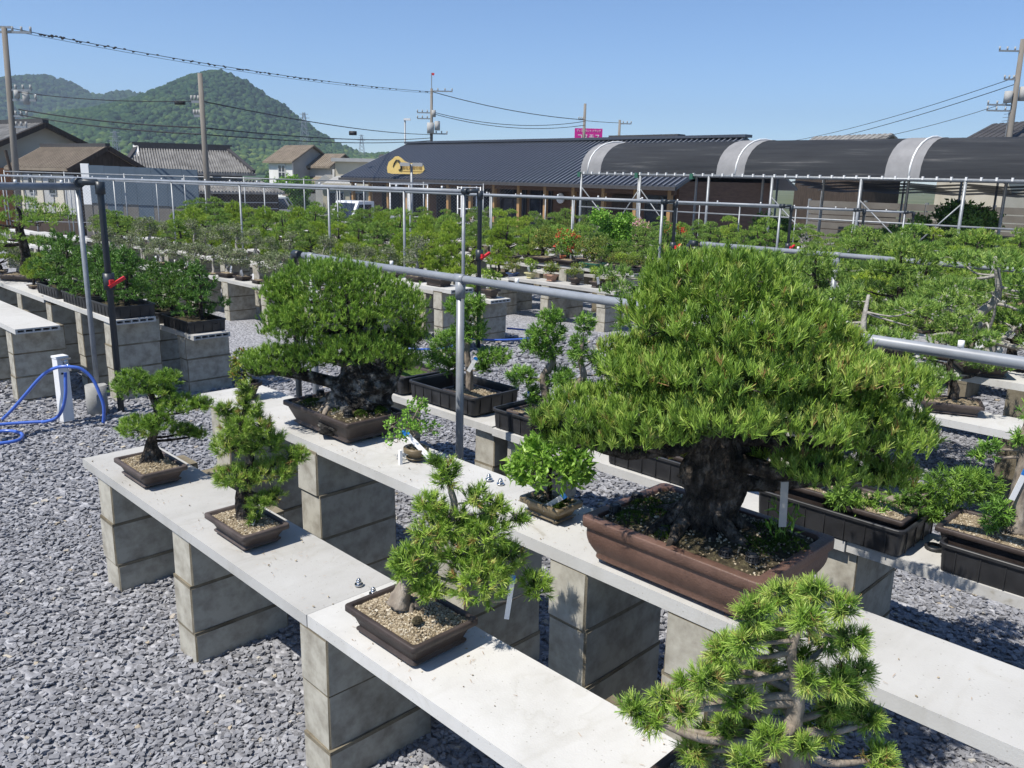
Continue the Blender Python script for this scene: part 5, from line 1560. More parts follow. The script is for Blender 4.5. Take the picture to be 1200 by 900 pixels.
row('m2a', 5.15, .55, 7.3, 21, "low bench of grey twiggy trees, first row beyond the gravel aisle", True)
row('m2b', 5.75, .74, 6.68, 23, "taller bench of grey twiggy trees, second row beyond the gravel aisle", True)
row('m2c', 6.56, .55, 6.92, 24, "low bench whose end pillar stands in a loop of blue hose", True)
row('m3a', 8.45, .56, 6.62, 24, "low bench with a line of little coloured pots at its end", True)
row('m3b', 9.05, .75, 6.78, 25, "taller bench with azalea and black tray at its end", True)
row('m3c', 9.95, .56, 6.9, 25, "third bench of pines behind the azalea bench", False)
row('m4a', 11.85, .56, 6.8, 24, "low pine bench before the third grey pipe row", False)
row('m4b', 12.45, .75, 6.8, 24, "tall pine bench before the third grey pipe row", False)
row('m4c', 13.4, .56, 6.8, 23, "pine bench behind the third grey pipe row", False)
row('m5a', 15.2, .56, 6.8, 20, "low bench before the fourth grey pipe row", False)
row('m5b', 15.8, .75, 6.8, 20, "tall bench before the fourth grey pipe row", False)
row('m6a', 17.9, .6, 6.8, 16, "bench in front of the net tunnel posts", False)
row('r2a', 4.62, .62, -.6, 3.8, "bench with one potted pine, behind the nearest grey pipe", True)
row('r2b', 5.2, .76, -.2, 3.7, "pine bench behind the nearest grey pipe on the right", False)
row('r2c', 6.35, .58, -.2, 3.9, "pine bench just behind the second grey pipe", False)
row('r3a', 7.95, .58, .6, 4.0, "low pine bench in the right middle distance", False)
row('r3b', 8.55, .76, .8, 4.0, "tall pine bench in the right middle distance", False)
row('r3c', 9.7, .58, 1.0, 4.2, "third pine bench in the right middle distance", False)
row('r4a', 11.3, .6, 1.6, 5.4, "pale bench slab showing among pines at right", False)
row('r4b', 11.9, .76, 1.7, 5.4, "taller pale bench slab among pines at right", False)
row('r5a', 14.2, .66, 2.4, 6.2, "far right pine bench before the net tunnel", False)
row('r6a', 16.6, .66, 3.0, 6.3, "farthest right pine bench under the net tunnel", False)

# ------------------------------------------------------------------ bonsai kinds for the benches beyond
ARCH = {}


def arch_kind(kind, seed):
    key = (kind, seed)
    if key in ARCH: return ARCH[key]
    rng = np.random.default_rng(seed * 77 + len(kind))
    parts = []
    ph = .062; wx = wy = None
    potm = 'pot'; leaf = 'pine'; bark = 'bark'
    u = rng.uniform
    extra = None
    if kind in ('dome', 'yellow', 'cloud', 'jin', 'bigpine'):
        wx, wy = .2, .29
        H = u(.4, .5); lean = u(-.08, .08)
        trunk = [(0, 0, .04, .032), (u(-.02, .02), u(-.02, .02), .12, .024), (lean, u(-.03, .03), .24, .017), (lean * .5, 0, H * .8, .01), (lean * .3, 0, H, .005)]
        pads = []
        if kind == 'dome':
            if seed == 1: leaf = 'pine_yellow'
            pads.append((lean * .3, 0, H, .13, .13, .07))
            for i in range(7):
                a = i * 2.4 + u(0, 1); r_ = u(.1, .2); z = u(.2, .36); pads.append((lean * .5 + math.cos(a) * r_, math.sin(a) * r_, z, u(.075, .11), u(.075, .11), u(.035, .048)))
        elif kind == 'yellow':
            leaf = 'pine_yellow'
            pads.append((0, 0, H * .95, .12, .12, .1))
            for i in range(6):
                a = i * 2.4 + u(0, 1); r_ = u(.06, .16); pads.append((math.cos(a) * r_, math.sin(a) * r_, u(.22, .36), u(.09, .12), u(.09, .12), u(.06, .09)))
        elif kind == 'cloud':
            leaf = 'pine_blue'
            pads.append((lean * .3, 0, H, .09, .09, .045))
            for i in range(9):
                a = i * 2.4 + u(0, .8); z = .16 + .3 * (i / 9.0) ** .9; r_ = (.24 - .2 * (z - .16) / .36) * u(.7, 1.05)
                pads.append((math.cos(a) * r_, math.sin(a) * r_, z, u(.07, .11), u(.07, .11), u(.025, .04)))
        elif kind == 'jin':
            leaf = 'pine_blue'; bark = 'deadwood'
            trunk = [(0, 0, .04, .04), (.03, .02, .12, .034), (-.04, 0, .22, .025), (.04, .03, .32, .016), (.0, 0, H, .008)]
            for i in range(8):
                a = i * 2.4 + u(0, 1); r_ = u(.1, .26); pads.append((math.cos(a) * r_, math.sin(a) * r_, u(.14, .46), u(.08, .12), u(.08, .12), u(.035, .06)))
        else:
            trunk = [(0, 0, .04, .07), (.04, .0, .14, .055), (.06, .02, .3, .045), (.0, .0, .48, .035), (.04, 0, .6, .02), (0, 0, .7, .01)]
            wx, wy = .3, .42
            pads = [(0, 0, .72, .2, .2, .07)]
            for i in range(11):
                a = i * 2.4; z = u(.3, .66); r_ = u(.18, .4); pads.append((math.cos(a) * r_, math.sin(a) * r_, z, u(.13, .2), u(.13, .2), u(.05, .07)))
        b = MB(); knobby(b, trunk, rng, 7, 4, .1, 0, .15); limbs(b, trunk, pads, rng, .35, 5, .1, 0, 1 if kind != 'jin' else 3)
        if kind == 'jin':
            for i in range(9):
                p = np.array(smooth_path(trunk, 4)[rng.integers(5, 15)][:3]); d = unit(rng.normal(size=3) * np.array([1, 1, .4]) + np.array([0, 0, .2])) * u(.1, .22)
                knobby(b, [(*p, .009), (*(p + d * .5 + rng.normal(size=3) * .02), .006), (*(p + d), .0015)], rng, 5, 3, .1)
        parts.append(("trunk", b.mesh("trunk", M[bark])))
        dens = 1150 if kind != 'bigpine' else 480
        P, A, I = pad_points(pads, dens, rng, -.15, .75, .14)
        A = unit(A * .5 + np.array([0, 0, .5]) + rng.normal(size=A.shape) * .25)
        pt = rng.normal(0, .06, len(pads))
        tt = np.clip(.55 + pt[I] + rng.normal(0, .2, len(P)), 0, .95)
        V, F, T = blades(P, A, .03 if kind != 'yellow' else .04, 12, .5, .0046, tt, rng, tri=True, shoot=.5)
        parts.append(("foliage", nmesh("foliage", V, F, M[leaf], {"tint": T})))
    elif kind == 'twig':
        wx, wy = .19, .26
        H = u(.34, .44); bark = 'deadwood'
        trunk = [(0, 0, .04, .028), (u(-.02, .02), u(-.02, .02), .11, .022), (u(-.05, .05), u(-.04, .04), .2, .015), (u(-.03, .03), 0, H * .8, .008), (0, 0, H, .003)]
        pads = []
        for i in range(8):
            a = i * 2.4 + u(0, 1); r_ = u(.03, .13); pads.append((math.cos(a) * r_, math.sin(a) * r_, u(.2, H), u(.06, .09), u(.06, .09), u(.04, .065)))
        b = MB(); knobby(b, trunk, rng, 7, 4, .12, 0, .15); limbs(b, trunk, pads, rng, .4, 5, .12, 0, 9)
        parts.append(("trunk", b.mesh("trunk", M[bark])))
        P, A, I = pad_points(pads, 900, rng, -.7, .4, .2)
        k = rng.random(len(P)) < .8
        P, A = P[k], A[k]
        P = np.repeat(P, 3, 0) + rng.normal(size=(len(P) * 3, 3)) * .012; A = unit(rng.normal(size=P.shape) + np.array([0, 0, .5]))
        V, F, T = leaves(P, A, .026, .015, rng.normal(.5, .22, len(P)), rng)
        parts.append(("foliage", nmesh("foliage", V, F, M['leaf_dull'], {"tint": T})))
    elif kind in ('juniper', 'shrub', 'azalea', 'flower', 'rust'):
        wx, wy = (.13, .13) if kind in ('shrub',) else (.2, .26)
        H = .48 if kind == 'juniper' else .3
        trunk = [(0, 0, .04, .024), (.01, .01, .12, .018), (-.01, 0, H * .6, .012), (0, 0, H, .004)]
        pads = []
        if kind == 'juniper':
            potm = None; leaf = 'juniper_dark'
            for i in range(10):
                z = .12 + .38 * i / 10; a = i * 2.4; r_ = (.17 - .13 * (z - .12) / .4) * u(.75, 1.2); pads.append((math.cos(a) * r_, math.sin(a) * r_, z, u(.05, .075), u(.05, .075), u(.032, .05)))
            pads.append((0, 0, H, .035, .035, .055))
        else:
            n = 5 if kind == 'shrub' else 9
            s = .6 if kind == 'shrub' else 1.0
            leaf = 'leaf' if kind != 'rust' else 'leaf_rust'
            if kind == 'shrub': leaf = 'leaf_rust' if seed % 2 else 'pine_yellow'
            for i in range(n):
                a = i * 2.4; r_ = u(.02, .13) * s; pads.append((math.cos(a) * r_, math.sin(a) * r_, .1 + u(.02, .22) * (1 if s == 1 else .6), u(.06, .1) * s, u(.06, .1) * s, u(.05, .075) * s))
        b = MB(); knobby(b, trunk if kind != 'shrub' else [(q[0], q[1], q[2] * .6, q[3] * .5) for q in trunk], rng, 6, 3, .1); limbs(b, trunk, pads, rng, .4, 5, .1, 0, 1)
        parts.append(("trunk", b.mesh("trunk", M[bark])))
        P, A, I = pad_points(pads, 1000 if kind != 'shrub' else 2600, rng, -.6, .6, .2)
        if kind == 'juniper':
            A = unit(A * .7 + np.array([0, 0, .4]) + rng.normal(size=A.shape) * .3)
            V, F, T = blades(P, A, .032, 12, .6, .007, np.clip(rng.normal(.5, .2, len(P)), 0, 1), rng, tri=True, shoot=.9)
        else:
            P = np.repeat(P, 3, 0) + rng.normal(size=(len(P) * 3, 3)) * .008; A = unit(rng.normal(size=P.shape) + np.array([0, 0, .6]))
            V, F, T = leaves(P, A, .024 if kind != 'shrub' else .018, .013 if kind != 'shrub' else .009, rng.normal(.5, .2, len(P)), rng)
        parts.append(("foliage", nmesh("foliage", V, F, M[leaf], {"tint": T})))
        if kind in ('azalea', 'flower'):
            P, A, I = pad_points(pads, 160 if kind == 'azalea' else 700, rng, 0, .7, .1)
            P = np.repeat(P, 4, 0) + rng.normal(size=(len(P) * 4, 3)) * .006; A = unit(rng.normal(size=P.shape) + np.array([0, 0, .8]))
            V, F, T = leaves(P, A, .026, .022, rng.random(len(P)), rng)
            parts.append(("blossom", nmesh("blossom", V, F, M['petal_red' if (kind == 'azalea' or seed % 2) else 'petal_pink'], {"tint": T})))
    if potm:
        pm, fm = pot_meshes(wx, wy, ph if kind != 'shrub' else .08, potm, .84 if kind != 'shrub' else .72)
        parts += [("pot", pm), ("soil", soil_mesh(wx - .03, wy - .03, (ph if kind != 'shrub' else .08) - .012, .02, 'soil', rng, nx=7, ny=7))]
    else:
        parts += [("soil", soil_mesh(.2, .26, .04, .02, 'soil_dark', rng, nx=7, ny=7))]
    ARCH[key] = parts
    return parts


WORDS = {
 'dome': "rounded pine bonsai", 'yellow': "bushy yellow-green bonsai", 'cloud': "tiered pine bonsai",
 'jin': "deadwood pine bonsai", 'bigpine': "tall old pine bonsai", 'twig': "grey twiggy bonsai",
 'juniper': "dark green upright juniper", 'shrub': "little leafy shrub in a small pot", 'azalea': "azalea bonsai with red blossoms", 'flower': "blossom-covered azalea bonsai", 'rust': "rust-tinged leafy bonsai"}
LABEL_MESH = {}


def place(kind, seed, loc, rz, scale, label, group=None, tagged=False, potmat=None, parts_only=None):
    t = thing("bonsai_tree", label, "bonsai", loc, rz, group, scale)
    for pn, me in arch_kind(kind, seed):
        if pn == 'pot' and potmat:
            k = (me.name, potmat)
            if k not in LABEL_MESH:
                c = me.copy(); c.materials[0] = M[potmat]; LABEL_MESH[k] = c
            me = LABEL_MESH[k]
        link(pn, me, t)
    if tagged:
        if 'tag' not in LABEL_MESH:
            q = MB().box((0, 0, .055), (.03, .003, .1)).mesh("plant_label", M['label_white']); LABEL_MESH['tag'] = q
        link("plant_label", LABEL_MESH['tag'], t, (rb_.uniform(-.09, .0), rb_.uniform(-.1, .1), .05), (rb_.uniform(-.4, .4), rb_.uniform(-.3, .3), -math.pi / 4 - rz + rb_.uniform(-.5, .5)))
    return t


FILL = []
def fill(key, kinds, y0, y1, step, sc, phrase, ptag=.5, jitter=.12, grow=.0, seeds=3):
    X, top, ya, yb = ROWS[key]
    rg = random.Random(key)
    y = y0
    while y < y1:
        kind = rg.choice(kinds); seed = rg.randint(1, seeds)
        s = sc * rg.uniform(.85, 1.18) * (1 + grow * (y - y0) / 10)
        yy = y + rg.uniform(-.04, .04)
        FILL.append((kind, seed, key, X + .16 + rg.uniform(-.03, .03), yy, top(yy), rg.uniform(0, 6.28) if kind != 'twig' else rg.choice((0, math.pi)) + rg.uniform(-.15, .15), s, phrase, rg.random() < ptag))
        y += step * (1 + grow * (y - y0) / 10) * rg.uniform(1 - jitter, 1 + jitter)


fill('m2a', ['twig'], 7.7, 16, .38, .82, "on the first twiggy bench", .6, .06, .25)
fill('m2b', ['twig', 'twig', 'twig', 'cloud'], 7.5, 18, .44, .88, "on the second twiggy bench", .6, .06, .3)
fill('m2c', ['yellow', 'yellow', 'yellow', 'dome'], 7.6, 20, .46, .95, "on the bench behind the twiggy trees", .3, .1, .3)
fill('m3a', ['yellow', 'yellow', 'dome', 'cloud'], 8.9, 20, .55, 1.05, "on the low bench of coloured pots", .3, .1, .3)
fill('m3b', ['dome', 'cloud', 'yellow'], 8.9, 21, .6, 1.05, "on the azalea bench", .3, .1, .3)
fill('m3c', ['dome', 'cloud', 'jin'], 7.2, 21, .62, 1.05, "on the bench behind the azaleas", .2, .1, .3)
fill('m4a', ['dome', 'cloud'], 7.2, 21, .7, 1.0, "on the low bench before the third pipe", .2, .1, .3)
fill('m4b', ['dome', 'cloud', 'jin'], 7.2, 21, .7, .98, "on the tall bench before the third pipe", .2, .1, .3)
fill('m4c', ['dome', 'cloud'], 7.0, 20, .75, 1.05, "on the bench behind the third pipe", .1, .1, .3)
fill('m5a', ['dome', 'cloud'], 7.0, 18, .8, 1.1, "on the low bench before the fourth pipe", .1, .1, .3)
fill('m5b', ['dome', 'cloud', 'jin'], 7.0, 18, .8, 1.05, "on the tall bench before the fourth pipe", .1, .1, .3)
fill('m6a', ['dome', 'cloud'], 7.0, 15, .85, 1.1, "on the bench by the net tunnel", .1, .1, .2)
fill('r2a', ['cloud', 'jin'], 1.9, 3.7, .5, 1.15, "on the bench behind the nearest pipe", .2)
fill('r2b', ['jin', 'jin', 'cloud'], .95, 3.6, .5, 1.26, "on the taller bench behind the nearest pipe", .4)
fill('r2c', ['dome', 'jin', 'cloud'], 1.1, 3.9, .5, 1.28, "on the bench behind the second pipe", .3)
fill('r3a', ['dome', 'jin', 'cloud'], 1.3, 4.0, .5, 1.28, "on the low bench at middle right", .3)
fill('r3b', ['dome', 'cloud', 'jin'], 1.5, 4.0, .5, 1.28, "on the tall bench at middle right", .3)
fill('r3c', ['dome', 'jin', 'yellow'], 1.8, 4.2, .6, 1.25, "on the third bench at middle right", .2)
fill('r4a', ['dome', 'cloud', 'yellow'], 2.2, 5.4, .7, 1.15, "on the far pale bench at right", .2)
fill('r4b', ['dome', 'cloud', 'yellow'], 2.4, 5.4, .7, 1.1, "on the taller far bench at right", .2)
fill('r5a', ['dome', 'cloud', 'yellow'], 2.9, 6.2, .75, 1.1, "on the far right bench", .1)
fill('r6a', ['dome', 'cloud'], 3.5, 6.2, .75, 1.15, "on the farthest right bench", .1)
ORD = "first second third fourth fifth sixth seventh eighth ninth tenth eleventh twelfth".split()
for key in ROWS:
    q = [f for f in FILL if f[2] == key]
    q.sort(key=lambda f: -f[4] if key[0] == 'r' else f[4])
    for i, (kind, seed, _k, x, y, z, rz, s, phrase, tg) in enumerate(q):
        lab = WORDS[kind] + (", " + ORD[i] + " from the aisle " if i < 12 else ", far along from the aisle ") + phrase
        place(kind, seed, (x, y, z + .001), rz, s, lab, "bonsai " + phrase, tg)

# ------------------------------------------------------------------ single trees one can point to in the middle distance
def on(top, X, y): return (X, y, top(y) + .001)


X, top, _, _ = ROWS['r2a']
place('cloud', 2, on(top, X + .18, 1.42), .4, 1.05, "pine bonsai with thick trunk alone on the bench seen under the nearest pipe", potmat='pot_grey')
X, top, _, _ = ROWS['m2c']
t = place('shrub', 2, on(top, X + .15, 7.08), 0, 1.3, "small dark pot with a low plant on the end pillar ringed by blue hose")
X, top, _, _ = ROWS['m2b']
t = thing("empty_pot", "empty brown pot at the end of the bench, behind the nearest pipe", "pot", on(top, X + .14, 7.05))
pm, fm = pot_meshes(.2, .3, .085, 'pot'); link("pot", pm, t); add_feet(t, fm); link("soil", soil_mesh(.16, .26, .06, .01, 'soil', np.random.default_rng(2)), t)
X, top, _, _ = ROWS['m3a']
for (y, pm, sd, s, lb) in ((8.62, 'pot_blue', 1, 1.15, "little rusty shrub in a blue glazed pot, leftmost of the coloured pots"), (8.26, 'pot_cream', 2, 1.1, "little yellowish shrub in a cream pot in the coloured row"), (7.86, 'pot_clay', 3, 1.25, "bushy shrub in a pinkish clay pot in the coloured row"),
                          (7.42, 'pot', 1, 1.15, "thin shrub in a plum brown pot in the coloured row"), (7.06, 'pot_grey', 2, 1.05, "second small brown pot from the bench end with a thin shrub"), (6.78, 'pot', 3, 1.05, "last small brown pot at the bench end with a thin shrub")):
    place('shrub', sd, on(top, X + .15, y), 0, s, lb, "little coloured pots at the bench end", potmat=pm, tagged=sd == 2)
place('dome', 2, (X - .28, 8.95, ground(X, 9) + .18), 0, .9, "small green pine standing low before the coloured pots, in front of the bench")
X, top, _, _ = ROWS['m3b']
place('dome', 1, on(top, X + .12, 9.3), 0, 1.25, "flat-topped bright pine in a wide dark pot, beside the grey support post")
place('rust', 1, on(top, X + .1, 8.55), 0, 1.4, "rusty leaved shrub bonsai left of the red azalea")
place('azalea', 2, on(top, X + .1, 8.05), 0, 1.35, "azalea bonsai with red blossoms in a square brown pot")
t = thing("flower_pot", "terracotta pot half hidden behind the azalea's brown pot", "pot", on(top, X + .2, 8.2))
b = MB(); b.loft([ellipse(.055, .055, 0, 16), ellipse(.075, .075, .12, 16), ellipse(.066, .066, .12, 16), ellipse(.05, .05, .03, 16)]); b.build("pot", M['terracotta'], t)
place('rust', 2, on(top, X + .12, 7.6), 0, 1.25, "green shrub bonsai in a green glazed pot right of the azalea", potmat='pot_green')
t = crate("plant_tray", "black tray of young shrubs at the end of the tall bench", on(top, X + .17, 7.05), .28, .5, .07, None)
for i, (dx, dy) in enumerate(((-.06, .16), (-.06, .03), (-.06, -.1), (.07, .1), (.07, -.06), (.07, -.17))):
    place('shrub', 1 + i % 3, (X + .17 + dx, 7.05 + dy, top(7.05) + .01), i, .95, "young shrub pot standing in the black tray at the bench end", "shrub pots in the black tray")
X, top, _, _ = ROWS['m3c']
place('cloud', 3, on(top, X + .1, 6.98), 1, 1.5, "wide tiered pine in a long dark pot by the second red valve")
place('flower', 1, (14.1, 9.6, .35), 0, 1.6, "azalea covered in red flowers far back below the net tunnel's edge")
place('flower', 2, (14.4, 10.7, .35), 0, 1.7, "pale pink flowering azalea far back below the shop wall")
place('rust', 3, (12.9, 11.5, .35), 0, 1.7, "bronze leaved bonsai far back before the shop door")

# left benches: junipers in trays, little pots and the old pine
for i, (y, n) in enumerate(((7.05, 1), (7.72, 1), (8.42, 1))):
    X, z = 2.36 + .17, topL2(y) + .001
    crate("plant_tray", ("black tray with two junipers at the very end of the left bench", "second black tray of junipers from the left bench end", "third black tray of junipers along the left bench")[i], (X, y, z), .34, .58, .1, "juniper trays on the left bench")
    for k, dy in enumerate((.14, -.14)):
        place('juniper', 1 + (i + k) % 3, (X, y + dy, z + .02), i + k * 2, (1.0, .9, 1.05)[i], ("dark juniper in the end tray of the left bench", "dark juniper in the second tray of the left bench", "dark juniper in the third tray of the left bench")[i] + (", nearer the aisle" if k else ", farther from the aisle"), "junipers in black trays")
for i, y in enumerate((6.98, 7.6)):
    X, z = 2.92 + .17, topL3(y) + .001
    crate("plant_tray", ("black tray with two junipers at the end of the lower left bench", "second black tray on the lower left bench")[i], (X, y, z), .34, .56, .1, "juniper trays on the lower left bench")
    for k, dy in enumerate((.13, -.13)):
        place('juniper', 1 + (i + k + 1) % 3, (X + .02, y + dy, z + .02), i + k, (1.05, .95)[i], "bright juniper in the " + ("end" if i == 0 else "second") + " tray of the lower left bench" + (", at the outer corner" if k else ", set back from the edge"), "junipers in black trays")
for i, y in enumerate((8.95, 9.25)):
    place('yellow', 1 + i, (2.5, y, topL2(y) + .001), 0, .55, ("small yellow-green pine beside the third juniper tray", "small yellow-green pine in a round brown pot left of its twin")[i], potmat='pot_grey')
place('bigpine', 1, (2.62, 10.0, topL2(10.0) + .001), .6, 1.1, "tall old pine with black leaning trunk on the left bench", potmat='pot_grey')
place('jin', 1, (2.3, 10.45, topL2(10.4) + .001), 1.6, 1.15, "pale deadwood pine at the left edge beside the old black-trunked pine", potmat='pot_clay')
for i, y in enumerate((11.2, 12.0, 12.8, 13.7)):
    place('cloud' if i % 2 else 'dome', 1 + i % 3, (2.52, y, topL2(y) + .001), i, 1.3, "green pine on the left bench behind the old black-trunked pine", "pines far along the left bench")
for i, y in enumerate((8.3, 8.9, 9.6, 10.3, 11.1, 12.0, 13.0)):
    place(('juniper', 'juniper', 'twig', 'twig', 'dome', 'twig', 'dome')[i], 1 + i % 3, (3.1, y, topL3(y) + .001), i, 1.05, WORDS[('juniper', 'juniper', 'twig', 'twig', 'dome', 'twig', 'dome')[i]] + " on the lower left bench behind the juniper trays", "trees along the lower left bench")

# shrubs beside the net tunnel and a young tree before the white house
def bush(name, label, cat, loc, s, leafm, seed, tall=1.0, trunk=True):
    rng = np.random.default_rng(seed)
    t = thing(name, label, cat, loc, 0, None, s)
    pads = [(rng.uniform(-.35, .35), rng.uniform(-.35, .35), rng.uniform(.3, 1.0) * tall, rng.uniform(.2, .34), rng.uniform(.2, .34), rng.uniform(.16, .28)) for _ in range(12)]
    tr = [(0, 0, 0, .05), (.02, 0, .4 * tall, .035), (0, .02, .9 * tall, .012)]
    b = MB(); knobby(b, tr, rng, 7, 4, .08); limbs(b, tr, pads, rng, .4, 5, .1, 0, 2); b.build("trunk", M['bark'], t)
    P, A, I = pad_points(pads, 200, rng, -.8, .55, .25)
    P = np.repeat(P, 3, 0) + rng.normal(size=(len(P) * 3, 3)) * .03; A = unit(rng.normal(size=P.shape) + np.array([0, 0, .5]))
    V, F, T = leaves(P, A, .11, .06, rng.normal(.5, .2, len(P)), rng)
    link("crown", nmesh("crown", V, F, M[leafm], {"tint": T}), t)
    return t


bush("shrub", "dark round shrub inside the net tunnel, left of its right-hand post", "shrub", W(9.6, 20.9, -.5), 1.0, 'juniper_dark', 3, 1.3)
bush("shrub", "big dark bushy shrub in the net tunnel beside the leaning steel post", "shrub", W(10.9, 20.6, -.5), 1.15, 'juniper_dark', 4, 1.4)
bush("shrub", "dark shrub against the louvred fence under the net tunnel", "shrub", W(7.4, 24, -.7), 1.1, 'juniper_dark', 5, 1.3)
bush("young_tree", "bright green young tree in front of the white house", "tree", W(-13.4, 52, -1.0), 1.7, 'leaf', 6, 1.25)
bush("shrub", "green bush by the road at the foot of the wooded hill", "shrub", W(-17.3, 70, -1.0), 2.4, 'leaf', 7, 1.0)
bush("shrub", "darker green bush left of the white house corner", "shrub", W(-18.6, 66, -1.0), 2.1, 'juniper_dark', 8, 1.0)
t = bush("large_leaf_plant", "fresh big-leaved plant among the pines before the shop's end", "plant", (11.2, 8.9, .35), .55, 'leaf', 9, 1.5)

# ------------------------------------------------------------------ the bonsai close by
def potted(label, loc, wx, wy, h, pot, soilm='soil', mound=.03, rng=None, gn=500, gsize=.006, **kw):
    rng = rng or np.random.default_rng(int(abs(loc[0] * 1000 + loc[1] * 777)) % 9999)
    t = thing("bonsai_tree", label, "bonsai", loc)
    pm, fm = pot_meshes(wx, wy, h, pot, **kw)
    link("pot", pm, t); add_feet(t, fm)
    link("soil", soil_mesh(wx - .026, wy - .026, h - .014, mound, soilm, rng, kw.get('oval', False)), t)
    if gn: grit(t, wx - .03, wy - .03, h - .014, mound, gn, rng, gsize)
    return t, rng


def moss(t, spots, z, rng):
    for (x, y, r) in spots:
        n = 220
        a = rng.uniform(0, 6.28, n); d = np.sqrt(rng.random(n)) * r
        P = np.stack([x + np.cos(a) * d, y + np.sin(a) * d, z + .018 * (1 - (d / r) ** 2) + rng.uniform(-.002, .002, n)], 1)
        V, F, T = blades(P, unit(rng.normal(size=(n, 3)) * .6 + np.array([0, 0, 1.])), .008, 7, .5, .0022, np.zeros(n) + .5, rng, tri=True)
        link("moss", nmesh("moss", V, F, M['moss']), t, kind="stuff")


def roots(t, rng, n, r, z, bark='bark'):
    b = MB()
    for i in range(n):
        a = 2 * math.pi * i / n + rng.uniform(-.3, .3); l = r * rng.uniform(.7, 1.25)
        knobby(b, [(math.cos(a) * r * .15, math.sin(a) * r * .15, z + r * .55, r * .16), (math.cos(a) * l * .5, math.sin(a) * l * .5, z + r * .22, r * .12), (math.cos(a + .2) * l, math.sin(a + .2) * l, z - .004, r * .06)], rng, 7, 4, .12)
    b.build("root", M[bark], t)


def basket(t, x, y, z):
    b = MB(); n = 14
    for k in range(n):
        a = 2 * math.pi * k / n
        b.bar((x + .019 * math.cos(a), y + .019 * math.sin(a), z), (x + .0145 * math.cos(a), y + .0145 * math.sin(a), z + .026), .0026)
    for zz, r_ in ((0.002, .0195), (.012, .018), (.026, .0155)):
        b.tube([(x + r_ * math.cos(2 * math.pi * k / n), y + r_ * math.sin(2 * math.pi * k / n), z + zz) for k in range(n + 1)], .0016, 5, caps=False)
    b.tube([(x, y, z + .004), (x, y, z + .0235)], [.0155, .0125], 12); b.tube([(x, y, z + .026), (x, y, z + .029)], [.014, .008], 12)
    b.build("fertiliser_basket", M['black_plastic'], t)


# T1
t, rng = potted("small pine with root-over-rock base at the far end of the nearest bench", (1.283, 3.418, .546), .195, .30, .07, 'pot_grey', mound=.03, gn=900, taper=.82, gsize=.005)
roots(t, rng, 11, .075, .06)
near_tree('T1', t, 21, dens=3600, L=.018, n=24, w=.002, up=.5, leafm='pine', shoot=.7, tint=(.5, .17), low=-.4)
plant_label(t, (0.02, .06, .12), (.2, -.2, .7), .014, .06)
# T2
t, rng = potted("columnar bushy pine in the second pot of the nearest bench", (1.292, 2.605, .546), .182, .29, .07, 'pot_grey', mound=.02, gn=1400, taper=.8, gsize=.0055)
roots(t, rng, 7, .05, .06, 'bark_pale')
near_tree('T2', t, 22, dens=3000, L=.021, n=24, w=.002, up=.45, leafm='pine', shoot=.7, tint=(.64, .18), candles=.02, low=-.6)
plant_label(t, (-.02, -.08, .075), (.3, .2, .35), .012, .05)
# T3
t, rng = potted("wide dwarf pine with gritty soil and peeling trunk, third pot of the nearest bench", (1.304, 1.683, .546), .232, .318, .08, 'pot', mound=.028, gn=3200, taper=.84, gsize=.0058)
roots(t, rng, 6, .07, .075, 'bark_pale')
near_tree('T3', t, 23, dens=2500, L=.023, n=26, w=.0022, up=.45, leafm='pine', barkm='bark_pale', shoot=.75, tint=(.63, .18), candles=.015, low=-.6)
plant_label(t, rf((.268, 0.02, .05)), rf((.12, 0, 1)), .014, .125)
b = MB(); b.loft([ellipse(.017, .014, .097, 10), ellipse(.013, .011, .107, 10), ellipse(.004, .004, .112, 10)]); b.v = [(v[0] - .04, v[1] - .08, v[2]) for v in b.v]; b.build("fertiliser_cake", M['soil_dark'], t)
# T4
t, rng = potted("nearest pine with long pale wired branches, cut by the picture's lower edge", (1.325, .62, .546), .24, .43, .09, 'pot', mound=.03, gn=900, taper=.85)
near_tree('T4', t, 24, dens=5600, L=.021, n=24, w=.0017, spread=.55, up=.3, leafm='pine', barkm='bark_pale', shoot=.6, tint=(.74, .17), candles=.02, low=-.9, twigs=0, r0=.5, limb_low=.15, lump=.1, shr=0.0, rmax=.009)
plant_label(t, (-.09, .02, .12), (-.3, .1, .5), .014, .09)
# T5
t, rng = potted("big dome-crowned pine on a black rock-like trunk, left on the second bench", (1.945, 2.967, .736), .30, .502, .10, 'pot', soilm='soil_dark', mound=.03, gn=500, taper=.84, lip=.02)
moss(t, [(.02, -.12, .05), (-.05, -.06, .05), (.06, -.17, .04), (-.08, .12, .05), (-.03, -.17, .03)], .1, rng)
roots(t, rng, 9, .13, .09, 'bark_pale')
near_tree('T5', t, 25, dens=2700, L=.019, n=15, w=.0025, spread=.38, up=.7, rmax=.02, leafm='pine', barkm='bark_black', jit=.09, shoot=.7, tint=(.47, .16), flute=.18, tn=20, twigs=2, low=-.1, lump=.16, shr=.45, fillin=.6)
for x, y in ((1.865, 2.811), (1.96, 3.17), (1.87, 3.12)): basket(t, x - 1.945, y - 2.967, .1)
plant_label(t, (-.02, .16, .3), (0, .02, 1), .012, .1, blue=False)
# TL
t, rng = potted("little rusty seedling in a round brown pot, at the far end of the second bench", (1.885, 3.69, .736), .125, .125, .08, 'pot', soilm='soil_dark', mound=.01, gn=0, taper=.62, oval=True, foot=.006)
leafy('TL', t, 31, 3500, .022, .011, 'leaf_rust', up=.3)
plant_label(t, rf((.0, -.03, .05)), rf((.15, 0, 1)), .014, .06, blue=False)
